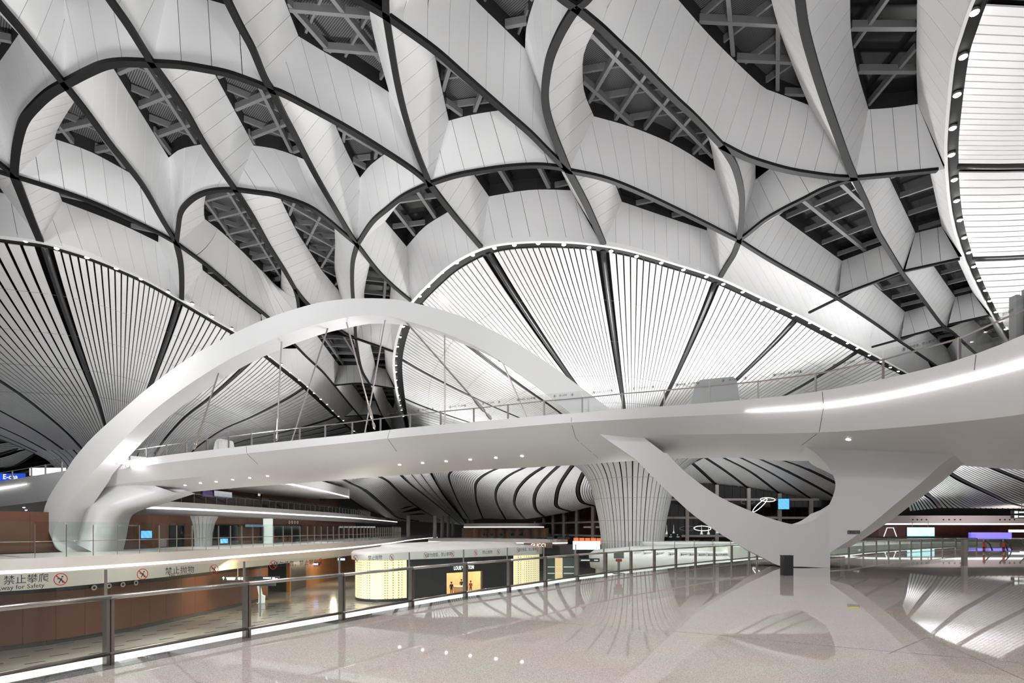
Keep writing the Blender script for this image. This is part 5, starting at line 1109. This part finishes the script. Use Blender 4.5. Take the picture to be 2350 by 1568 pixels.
# ================================================================== RIGHT BACKGROUND
SL350 = [(57, 97), (58.5, 91.5), (68, 90), (84, 91), (110, 95)]
slab(SL350, 4.1, 2.75, 2.55, .3, 'pale fascia with light line at the right', 12, 350, mat('pinkish_white', (0.7, 0.6, 0.6), 0.4))
o = MB().box((86, 98.5, 5.2), (56, 0.4, 3)).build('wall_right', mat('dark_recess', (0.05, 0.045, 0.04), 0.6)); tag(o, 'dark recess above the pale fascia at the right', 'wall', kind='structure')
WRB = [(58, 101), (70, 99), (112, 104)]
o = MB().prism([(54, 92), (55, 79), (64, 76), (112, 80), (112, 106), (56, 106)], -0.9, 0.62).build('floor', M_LOWER); tag(o, 'raised floor plate at the far right below the red-brown wall', 'floor', kind='structure')
wall_path('wall_right', WRB, -1.5, 2.6, 3.2, mat('red_brown', (0.2, 0.07, 0.05), 0.45, noise=(.3, .2)), 'red-brown panel wall under the right fascia')
for i, px in enumerate([2095, 2105, 2115, 2126, 2165, 2178, 2191, 2204, 2295, 2306, 2317, 2328]):
    c, n, d = path_hit(SL350, px); p = at_row(c, 1193); o = MB().lathe(p - n * .06, [(.12, 0), (.12, .1)], 10, axis=n).build('fascia_spot', M_FRAME); tag(o, '%s small dark round spot from the left in the pale right fascia' % ORD(i + 1), 'spotlight', 'round spots in the right fascia')
M_SKY = blinds('screen_teal', (0.1, 0.75, 0.85), (0.95, 0.98, 1.0), 0.25); q = M_SKY.node_tree.nodes['Principled BSDF']; q.inputs['Emission Color'].default_value = (0.55, 0.92, 1, 1); q.inputs['Emission Strength'].default_value = 1.0
p = atd(2113, 1221, 86); o = empty('led_screen', p); MB().box((0, .1, 0), (4.3, .2, 1.45)).build('frame', M_FRAME, o); MB().box((0, 0, 0), (4.15, .06, 1.35)).build('face', M_SKY, o); MB().box((-1.2, .1, 1.2), (.06, .06, 1.2)).box((1.2, .1, 1.2), (.06, .06, 1.2)).build('hangers', M_WHITE, o); tag(o, 'large turquoise and white advertising screen at the right', 'screen')
p = atd(2272, 1227, 88); p.z = 1.02; o = empty('blue_counter', p); MB().box((0, 0, 0), (6.3, .5, .8)).build('front', mat('blue_front', (0.12, 0.1, 0.5), 0.4, emit=(.22, .18, .9), es=.7), o); MB().box((0, 0, .45), (6.4, .7, .1)).build('top', M_DARK, o); tag(o, 'long counter glowing violet blue at the right', 'counter')
p = atd(2335, 1219, 86); o = empty('lightbox', p); MB().box((0, 0, 0), (2.4, .3, .35)).build('face', emat('panel_white', (0.85, 0.95, 1), 1.6), o); MB().box((0, .2, 0), (2.5, .1, .45)).build('frame', M_STEEL, o); tag(o, 'white light panel at the right edge', 'lightbox')
# trapezoid light frame stand
for i, px in enumerate([2043]):
    p = atd(px, 1232, 80); o = empty('neon_portal', p)
    MB().tube([Vector((-.9, 0, 0)), Vector((-.45, 0, 1.25)), Vector((.45, 0, 1.25)), Vector((.9, 0, 0))], 0.045, 6).build('tube', M_LED, o); MB().box((0, 0.1, -.1), (2, .4, .2)).build('base', M_DARK, o); tag(o, 'trapezoid neon portal left of the turquoise screen', 'portal')
# flight signs top right
for k, z in enumerate((1176, 1186)):
    p = atd(2338, z, 60); o = empty('direction_sign', p); MB().box((.3, 0, 0), (2.2, .15, .38)).build('board', M_FRAME, o); MB().box((-.35, -.09, 0), (.36, .02, .26)).box((.3, -.09, 0), (.7, .02, .16)).build('marks', M_PALE, o); MB().box((.3, 0, .6 if k == 0 else .22), (.05, .05, .82 if k == 0 else .05)).build('hanger', M_STEEL, o)
    tag(o, 'black hanging direction sign at the right edge, %s of two' % ('upper', 'lower')[k], 'sign')
# escalators right
for i, px in enumerate((2258, 2303)):
    p = onz(px, 1267, 0); o = empty('escalator', p); tag(o, 'escalator with red-striped newel and glass side at far right, %s one' % ('left', 'right')[i], 'escalator')
    vw = Vector((p.x, p.y, 0)).normalized(); sd = Vector((vw.y, -vw.x, 0)); Rv = Matrix((sd, vw, Vector((0, 0, 1)))).transposed()
    def q_(a, b, z): return sd * a + vw * b + Vector((0, 0, z))
    MB().tube([q_(0, .5, .06), q_(0, .15, .12), q_(0, 0, .45), q_(0, .05, .8), q_(0, .4, 1.0), q_(0, 1.6, 1.0)], .09, 8).build('newel', M_FRAME, o, True)
    MB().box(q_(0, -.08, .62), (.16, .06, .36), Rv).box(q_(0, -.07, .2), (.1, .05, .16), Rv).build('red_plate', mat('red_plate', (0.5, 0.03, 0.02), 0.4), o)
    for w in (0, 1.1): MB().tube([q_(w, 1.6, 1.0), q_(w, 3, 1.0), q_(w + .4, 5, .6), q_(w + 1.6, 12, -3)], .06, 6).build('handrail', M_FRAME, o)
    MB().add([q_(0, .4, .1), q_(0, .4, .95), q_(0, 3, .95), q_(1.5, 12, -3), q_(1.5, 12, -4), q_(0, 3, .1)], [(0, 1, 2, 3, 4, 5)]).build('glass_side', M_GLASS, o)
    MB().box(q_(.55, 1.4, .015), (1.0, 2.4, .03), Rv).build('landing', M_STEEL, o)
# ================================================================== THINGS ON THE NEAR FLOOR
p = onz(2213, 1300, 0); o = empty('bollard', p); MB().box((0, 0, .7), (.2, .2, 1.4)).build('shaft', M_STAIND, o); MB().box((0, 0, .01), (.26, .26, .02)).build('foot_plate', M_STAIN, o); tag(o, 'tall square steel bollard on the polished floor at right', 'bollard')
p = onz(1808, 1321, 0); o = empty('black_cabinet', p); MB().box((0, .1, .42), (.4, .36, .84)).build('body', mat('cabinet_black', (0.015, 0.015, 0.017), 0.3), o); MB().box((0, .1, .85), (.42, .38, .03)).build('lid', M_DARK, o); MB().box((0, .1, .02), (.36, .3, .04)).build('base', M_FRAME, o); tag(o, 'black upright cabinet in front of the forked pier', 'cabinet')
p = onz(1960, 1396, 0.003); o = MB().box((p.x, p.y, .003), (.34, .1, .004)).box((p.x + .1, p.y + .16, .003), (.2, .08, .004)).build('floor_marking', mat('yellow_tape', (0.6, 0.5, 0.08), 0.5)); tag(o, 'faded yellow tape mark on the floor below the pier', 'floor marking')
p = atd(1420, 1310, 25.6); o = empty('survey_stand', (p.x, p.y, -0.04)); MB().box((0, 0, .02), (.5, .4, .04)).build('base', M_STEEL, o); MB().box((0, 0, .3), (.1, .1, .55)).build('pole', M_STEEL, o); MB().box((0, 0, .62), (.26, .16, .12)).build('red_clamp', mat('red_clamp', (0.45, 0.04, 0.03), 0.4), o); MB().box((0, 0, .85), (.42, .2, .3)).box((-.12, -.12, .9), (.12, .1, .12)).build('camera_box', mat('device_grey', (0.16, 0.16, 0.16), 0.5), o); tag(o, 'grey boxed device with red clamp on a stand behind the balustrade', 'device')
# bridge-side things
p, n, i, t = Tat(1632); 
def kiosk(px0, px1, row, label, name='glass_kiosk', m=None):
    a, na, _, _ = Tat(px0); b, nb, _, _ = Tat(px1); a, b = a + na * 1.6, b + nb * 1.6; h = (HY - row) / F * ((a.y + b.y) / 2) + EYE - a.z
    d = (b - a); L = d.length; d.normalize(); nn = Vector((-d.y, d.x, 0)); c = (a + b) / 2; root = empty(name, c); 
    prof = [(-L / 2, 0), (-L / 2 + .28, h * .8), (-L / 2 + .55, h), (L / 2 - .4, h), (L / 2 - .22, h * .88), (L / 2, 0)]
    v = [d * x + Vector((0, 0, z)) for x, z in prof] + [d * x * .96 + nn * 1.1 + Vector((0, 0, z * .97)) for x, z in prof]; k = len(prof)
    obj('shell', v, [tuple(range(k)), tuple(range(2 * k - 1, k - 1, -1))] + [(j, j + k, (j + 1) % k + k, (j + 1) % k) for j in range(k)], m or mat('kiosk_grey', (0.5, 0.5, 0.51), 0.15), root)
    MB().box(nn * .55 + Vector((0, 0, h * .985)), (L * .4, .6, .03), Matrix((d, nn, Vector((0, 0, 1)))).transposed()).build('top_plate', M_WHITE, root)
    tag(root, label, 'kiosk'); return root
kiosk(1573, 1692, 868, 'grey rounded kiosk standing on the bridge deck right of the arch')
kiosk(445, 470, 1008, 'small white kiosk on the bridge deck near the left hangers', m=M_WHITE)
# blue e-channel sign and white screen beyond the bridge, left edge
TXC = {}
def txt(s, size, m, name, parent=None, ext=0.004):
    if (s, size, m.name) in TXC:
        o = bpy.data.objects.new(name, TXC[(s, size, m.name)]); COL.objects.link(o)
        if parent: o.parent = parent
        return o
    cu = bpy.data.curves.new('t', 'FONT'); cu.body = s; cu.size = size; cu.align_x = 'CENTER'; cu.align_y = 'CENTER'; cu.extrude = ext; cu.resolution_u = 2
    ob = bpy.data.objects.new('t', cu); COL.objects.link(ob); dg = bpy.context.evaluated_depsgraph_get(); me = bpy.data.meshes.new_from_object(ob.evaluated_get(dg)); bpy.data.objects.remove(ob)
    me.materials.clear(); me.materials.append(m); TXC[(s, size, m.name)] = me; o = bpy.data.objects.new(name, me); COL.objects.link(o)
    if parent: o.parent = parent
    return o
M_TXW = emat('letter_white', (1, 1, 1), 1.5); M_TXD = mat('letter_dark', (0.03, 0.03, 0.03), 0.5); M_RED = mat('ban_red', (0.55, 0.03, 0.03), 0.5)
p = atd(22, 1096, 66); o = empty('blue_sign', p); MB().box((0, .1, 0), (3.4, .2, .9)).build('board', mat('sign_blue', (0.01, 0.05, 0.5), 0.4, emit=(.02, .1, .8), es=.6), o)
t = txt('E-cha', .8, M_TXW, 'lettering', o); t.rotation_euler = (math.pi / 2, 0, 0); t.location = (0.1, -.02, .05); tag(o, 'blue sign with white lettering at the left edge beyond the bridge', 'sign')
p = atd(110, 1083, 66); o = empty('white_screen', p); MB().box((0, .1, 0), (4.3, .2, .95)).build('frame', M_STEEL, o); MB().box((0, -.02, 0), (4.2, .06, .9)).build('face', emat('screen_white', (1, 1, 1), 1.3), o); tag(o, 'blank white lit screen left of the arch', 'screen')
# ribbed grey shaft at the right edge above the bridge
rt = empty('ribbed_shaft', atd(2350, 770, 21)); tag(rt, 'grey ribbed shaft rising behind the bridge at the right edge', 'shaft')
for k in range(6): MB().box((-.35 + k * .18, (k % 2) * .08, .65 + (.16 if k > 2 else 0)), (.15, .3, 1.6 + (.3 if k > 2 else 0))).build('rib', mat('shaft_grey', (0.3, 0.3, 0.3), 0.4), rt)
# ================================================================== LETTERING
c, n, d = path_hit(SHF, 1064); z = EYE + (HY - 1303.5) / F * c.y
t = txt('LOUIS VUITTON', 0.74, M_TXW, 'lettering', None); R = Matrix((d, Vector((0, 0, 1)), n)).transposed().to_4x4(); t.matrix_world = Matrix.Translation(Vector((c.x, c.y, z)) + n * 0.1) @ R @ Matrix.Diagonal((.62, 1, 1, 1))
t.parent = shop; t.matrix_parent_inverse = Matrix.Translation(-Vector(shop.location))
gs = empty('shop_sign', atd(1235, 1252, 118)); t = txt('GUCCI', 1.0, emat('letter_gold', (1, 0.85, 0.6), 1.6), 'lettering', gs); t.rotation_euler = (math.pi / 2, 0, 0); MB().box((0, .25, 0), (6, .3, 1.1)).build('board', mat('sign_tan', (0.3, 0.2, 0.15), 0.5), gs); tag(gs, 'shop sign with gold letters under the far slab edge', 'sign')
# stickers on the near glass
def ban(root, pos, d, nrm, r=0.075):
    R = Matrix((d, Vector((0, 0, 1)), nrm)).transposed().to_4x4()
    pts = [Vector((r * math.cos(a), r * math.sin(a), 0)) for a in [2 * math.pi * j / 28 for j in range(29)]]
    g = MB()
    g.grid([[p * 1.0 for p in pts], [p * 0.87 for p in pts]]); k = r * .68
    g.add([Vector((-k - .006, k - .006, 0)), Vector((-k + .006, k + .006, 0)), Vector((k + .006, -k + .006, 0)), Vector((k - .006, -k - .006, 0))], [(0, 1, 2, 3)])
    o = g.build('ban_ring', M_RED, root); o.matrix_world = Matrix.Translation(pos) @ R
    h = MB(); h.add([Vector(q) * r for q in ((-.1, .15, 0), (.22, .2, 0), (.18, -.2, 0), (-.12, -.15, 0))], [(0, 1, 2, 3)]).add([Vector(q) * r for q in ((.1, .3, 0), (.38, .32, 0), (.36, .55, 0), (.12, .52, 0))], [(0, 1, 2, 3)]).add([Vector(q) * r for q in ((-.1, -.15, 0), (.05, -.18, 0), (-.2, -.62, 0), (-.34, -.58, 0))], [(0, 1, 2, 3)]).add([Vector(q) * r for q in ((.05, -.15, 0), (.18, -.2, 0), (.42, -.55, 0), (.3, -.62, 0))], [(0, 1, 2, 3)]).add([Vector(q) * r for q in ((-.1, .15, 0), (-.12, .02, 0), (-.5, .1, 0), (-.48, .22, 0))], [(0, 1, 2, 3)])
    o = h.build('ban_figure', M_TXD, root); o.matrix_world = Matrix.Translation(pos + nrm * .001) @ R
def glass_frame(i):
    """panel between posts i and i+1 of the near balustrade"""
    a, b = ALLP[i] + PN[i] * 0.06, ALLP[i + 1] + PN[i + 1] * 0.06; d = (b - a); d.z = 0; d.normalize(); return a, b, d, Vector((d.y, -d.x, 0))
def on_panel(i, px, py):
    a, b, d, nr = glass_frame(i); k = (px - CX) / F; t = (a.x - k * a.y) / (k * d.y - d.x); q = a + d * t
    return Vector((q.x, q.y, EYE + (HY - py) / F * q.y)) + nr * 0.013, d, nr
def sticker(i, px, py, s, size, m=M_TXD):
    pos, d, nr = on_panel(i, px, py); t = txt(s, size, m, 'lettering', root_panels[b1.name][i], 0.0004); t.matrix_world = Matrix.Translation(pos) @ Matrix((d, Vector((0, 0, 1)), nr)).transposed().to_4x4()
P0 = 5    # index of the first visible post in ALLP
sticker(P0 - 1, -8, 1335, '请勿倚靠，禁止攀爬', 0.125); sticker(P0 - 1, 0, 1351, 'Please Keep Away for Safety', 0.082)
pos, d, nr = on_panel(P0 - 1, 138, 1330); ban(root_panels[b1.name][P0 - 1], pos, d, nr, .085)
for px, py, k in [(326, 1318, 0), (490, 1307, 0)]: pos, d, nr = on_panel(P0, px, py); ban(root_panels[b1.name][P0], pos, d, nr, .085)
sticker(P0, 412, 1310, '禁止抛物', 0.125); sticker(P0, 412, 1319, 'No Tossing', 0.08)
for i, (l, tx, r_, s) in enumerate([((626, 1297), (680, 1294), (735, 1291), '请勿倚靠，禁止攀爬'), ((815, 1283), (860, 1281), (898, 1280), '禁止抛物'), ((976, 1275), (1008, 1274), (1038, 1272), '请勿倚靠，禁止攀爬'), ((1091, 1269), (1118, 1268), (1143, 1267), '禁止抛物'), ((1188, 1263), (1210, 1262), (1232, 1262), '请勿倚靠，禁止攀爬')]):
    for q in (l, r_): pos, d, nr = on_panel(P0 + 1 + i, *q); ban(root_panels[b1.name][P0 + 1 + i], pos, d, nr, .085)
    sticker(P0 + 1 + i, *tx, s, 0.12)
# stickers on the bridge glass, right part
for k, (pa, pb) in enumerate(zip(PX[16:], PX[17:])):
    for fr, what in ((.28, 'b'), (.5, 't'), (.74, 'b')):
        q = pa + (pb - pa) * fr; p, n, i, t = Tat(q); pos = p + n * .283 + Vector((0, 0, 1.13)); d = Vector((n.y, -n.x, 0))
        if what == 't':
            o = txt('禁止抛物' if k % 2 else '请勿倚靠，禁止攀爬', .12, M_TXD, 'lettering', None, .0004); o.matrix_world = Matrix.Translation(pos) @ Matrix((d, Vector((0, 0, 1)), -n)).transposed().to_4x4()
        else:
            o = MB().grid([[Vector((.075 * math.cos(a), .075 * math.sin(a), 0)) for a in [2 * math.pi * j / 16 for j in range(17)]], [Vector((.06 * math.cos(a), .06 * math.sin(a), 0)) for a in [2 * math.pi * j / 16 for j in range(17)]]]).add([(-.02, -.04, 0), (.03, -.04, 0), (.02, .05, 0), (-.02, .04, 0)], [(0, 1, 2, 3)]).build('ban_ring', M_TXD, None); o.matrix_world = Matrix.Translation(pos) @ Matrix((d, Vector((0, 0, 1)), -n)).transposed().to_4x4()
        o.parent = BR; o.matrix_parent_inverse = Matrix.Translation(-Vector((15, 29, 0)))
# warning plate on the pier
p = atd(1959, 1221.5, interp(DP, 1959) - 0.03); n = pn(1959); d = Vector((n.y, -n.x, 0))
wp = empty('warning_plate', p); Rm = Matrix((d, n, Vector((0, 0, 1)))).transposed(); MB().box((0, 0, 0), (.55, .02, .16), Rm).build('plate', mat('plate_grey', (0.05, 0.05, 0.05), 0.4), wp)
t = txt('▲ 小心碰头', .1, mat('letter_grey', (.3, .3, .3), .5), 'lettering', wp, .001); t.rotation_euler = Matrix((d, Vector((0, 0, 1)), -n)).transposed().to_euler(); t.location = n * -.013
tag(wp, 'small dark warning plate fixed to the forked pier', 'sign')
# ---- signs and kiosk in the lower hall
p = atd(575, 1328, 58); o = empty('hanging_sign', p); MB().box((0, 0, 0), (5.9, .25, .42)).box((-.2, 0, -.55), (5.5, .25, .42)).build('boards', mat('sign_board', (0.02, 0.025, 0.03), 0.3), o)
for nm_, bx in (('arrow_mark', [(-2.7, .02, .05, .26)]), ('line_mark', [(-1.95, .06, .9, .12)]), ('line_mark', [(-1.95, -.1, .8, .06)]), ('badge_mark', [(-1.1, 0, .24, .24)]), ('badge_mark', [(-.75, 0, .24, .24)]), ('line_mark', [(1.75, .05, .8, .12)]), ('badge_mark', [(2.4, 0, .24, .24)]), ('arrow_mark', [(2.7, 0, .24, .05)])):
    for x_, z_, w_, h_ in bx: MB().box((x_, -.135, z_), (w_, .02, h_)).build(nm_, M_TXW, o)
MB().add([Vector((-2.84, -.15, .06)), Vector((-2.56, -.15, .06)), Vector((-2.7, -.15, .19))], [(0, 1, 2)]).build('arrow_mark', M_TXW, o)
MB().box((.9, .2, -1.6), (.12, .12, 5.2)).box((-1.3, 0, .9), (.05, .05, 1.4)).build('support_pole', M_STEEL, o); tag(o, 'two-tier black hanging direction sign in the lower hall', 'sign')
p = onz(599, 1385, ZL); o = empty('info_kiosk', p); MB().box((0, 0, .04), (.8, .6, .08)).build('base', M_WHITE, o); MB().add([Vector(q) for q in ((-.25, -.2, .08), (.4, -.2, .08), (.45, -.2, .9), (.2, -.2, 1.0), (.1, -.2, 1.05), (-.1, -.2, 2.1), (-.4, -.2, 2.1), (-.2, -.2, 1.0), (-.25, .2, .08), (.4, .2, .08), (.45, .2, .9), (.2, .2, 1.0), (.1, .2, 1.05), (-.1, .2, 2.1), (-.4, .2, 2.1), (-.2, .2, 1.0))], [tuple(range(8)), tuple(range(15, 7, -1))] + [(j, j + 8, (j + 1) % 8 + 8, (j + 1) % 8) for j in range(8)]).build('body', M_PALE, o); tag(o, 'slanted white self-service kiosk standing in the lower hall', 'kiosk')
for i, (px, py) in enumerate([(723, 1295), (784, 1284)]):
    p = atd(px, py, 92); o = empty('shop_sign', p); MB().box((0, 0, 0), (1.5, .15, .6)).build('board', M_FRAME, o); MB().box((0, -.1, 0), (1.1, .04, .3)).build('letters', emat('neon_blue', (0.35, 0.5, 1), 3.0), o); MB().box((0, 0, .7), (.05, .05, .9)).build('hanger', M_STEEL, o); tag(o, ['glowing blue shop sign over the amber shop fronts', 'glowing blue shop sign beside the gold screen'][i], 'sign')
p = atd(1346, 1252, 78); o = empty('lightbox', p); MB().box((0, 0, 0), (3.7, .3, 1.15)).build('face', emat('panel_blue_white', (0.72, 0.87, 1), 1.1), o); MB().box((0, .2, 0), (3.8, .1, 1.25)).build('frame', M_STEEL, o); MB().box((-1.6, .1, -3.5), (.2, .2, 6)).box((1.6, .1, -3.5), (.2, .2, 6)).build('legs', M_STEEL, o); tag(o, 'pale blue light panel left of the ribbed column foot', 'lightbox')
p = atd(1352, 1286, 58); o = empty('hanging_sign', p); MB().box((0, 0, 0), (2.1, .2, .36)).build('board', M_FRAME, o); MB().box((-.4, -.11, 0), (.9, .02, .1)).box((.7, -.11, 0), (.4, .02, .1)).build('marks', M_PALE, o); MB().box((1.5, 0, -1.2), (.14, .14, 4.8)).build('pole', M_STEEL, o); tag(o, 'black pole sign with white marks below the pale blue panel', 'sign')
for i, (px, w, m, l) in enumerate([(1262, 1.6, 'shelf_teal', 'dim teal shop display right of the gold screens'), (1282, 1.2, 'shelf_warm', 'warm lit shop display beyond the gold screens'), (1305, 1.8, 'shelf_teal', 'tall teal shop display beside the warm one')]):
    p = onz(px, 1345, ZL); o = empty('shop_display', p); mm_ = mat(m, (0.08, 0.12, 0.11), .3) if 'teal' in m else mat(m, (.5, .36, .2), .4, emit=(1, .7, .35), es=.5)
    MB().box((0, 0, 2.2), (w, .5, 4.4)).build('cabinet', mm_, o); MB().box((0, -.27, 1.0), (w * .9, .04, .12)).box((0, -.27, 2.0), (w * .9, .04, .12)).box((0, -.27, 3.0), (w * .9, .04, .12)).build('shelf', M_PALE, o); tag(o, l, 'display')

# ================================================================== PEOPLE IN THE LIT SHOP, PLANTERS
def person(loc, rz, top, legs, label, arm=0.0, sit=False):
    V = [(0, 0, .95), (0, 0, 1.15), (0, 0, 1.38), (0, 0, 1.5), (0, 0, 1.62), (0, 0, 1.74),
         (-.1, 0, .9), (-.11, 0, .5), (-.11, .02, .08), (-.11, -.12, .04), (.1, 0, .9), (.11, 0, .5), (.11, .02, .08), (.11, -.12, .04),
         (-.2, 0, 1.4), (-.25, .02, 1.12), (-.23, -.1 - arm, .9 + arm), (.2, 0, 1.4), (.25, .02, 1.12), (.23, -.1 - arm, .9 + arm)]
    E = [(0, 1), (1, 2), (2, 3), (3, 4), (4, 5), (0, 6), (6, 7), (7, 8), (8, 9), (0, 10), (10, 11), (11, 12), (12, 13), (2, 14), (14, 15), (15, 16), (2, 17), (17, 18), (18, 19)]
    Rr = [.15, .14, .16, .06, .1, .085, .1, .075, .05, .04, .1, .075, .05, .04, .07, .05, .035, .07, .05, .035]
    me = bpy.data.meshes.new('body'); me.from_pydata(V, E, []); ob = bpy.data.objects.new('t', me); COL.objects.link(ob)
    sk = ob.modifiers.new('skin', 'SKIN')
    for v, r in zip(me.skin_vertices[0].data, Rr): v.radius = (r, r * .85)
    me.skin_vertices[0].data[0].use_root = True
    ob.modifiers.new('sub', 'SUBSURF').levels = 1
    m2 = bpy.data.meshes.new_from_object(ob.evaluated_get(bpy.context.evaluated_depsgraph_get())); bpy.data.objects.remove(ob)
    for m in (mat('skin', (.6, .38, .27), .5), top, legs): m2.materials.append(m)
    for p in m2.polygons:
        z = p.center.z; p.material_index = 0 if z > 1.47 or (abs(p.center.x) > .2 and z < .98) else (1 if z > .9 else 2)
    o = bpy.data.objects.new('person', m2); COL.objects.link(o); o.location = loc; o.rotation_euler = (0, 0, rz); m2.polygons.foreach_set('use_smooth', [True] * len(m2.polygons))
    MB().lathe((0, .015, 1.7), [(.115, -.06), (.12, .02), (.1, .09), (.03, .13)], 12).build('hair', mat('hair', (.01, .008, .007), .5), o, True)
    tag(o, label, 'person'); return o
ink = mat('black_cloth', (.015, .015, .016), .7); red = mat('red_cloth', (.45, .05, .03), .7)
c, n, d = path_hit(SHF, 1036); q = c * (1 + 1.5 / c.y); person((q.x, q.y, ZL + .03), .5, ink, ink, 'person in black standing at the left inside the lit shop door')
c, n, d = path_hit(SHF, 1059); q = c * (1 + 4.3 / c.y); person((q.x, q.y, ZL + .03), .2, ink, ink, 'person in black behind the round counter of the lit shop', .12)
c, n, d = path_hit(SHF, 1080); q = c * (1 + 1.1 / c.y); person((q.x, q.y, ZL + .03), -.3, red, ink, 'person in a red top right of the shop counter', .2)
for i, px in enumerate([1112, 1128, 1150, 1176, 1196, 1262, 1286, 1301]):
    dd = 139 if px < 1200 else 118; p = atd(px, 1233, dd); z0 = 0.0 if px > 1200 else 0.0
    o = empty('planter', (p.x, p.y, -0.2)); MB().box((0, 0, .25), (1.2, .5, .5)).build('box', M_DARK, o)
    g = MB()
    for k in range(26):
        a, r = random.random() * 6.28, random.random() * .55; h = .5 + random.random() * .7; e = Vector((r * math.cos(a), r * .5 * math.sin(a), .5)); t = e + Vector((random.uniform(-.2, .2), random.uniform(-.15, .15), h - .3)); w = Vector((.06, .02, 0))
        g.add([e - w, e + w, t + w * .2, t - w * .2], [(0, 1, 2, 3)])
    f = g.build('foliage', mat('foliage', (.02, .045, .025), .6), o); f['kind'] = 'stuff'
    tag(o, '%s dark leafy planter from the left along the far gallery' % ORD(i + 1), 'planter', 'planters along the far gallery')
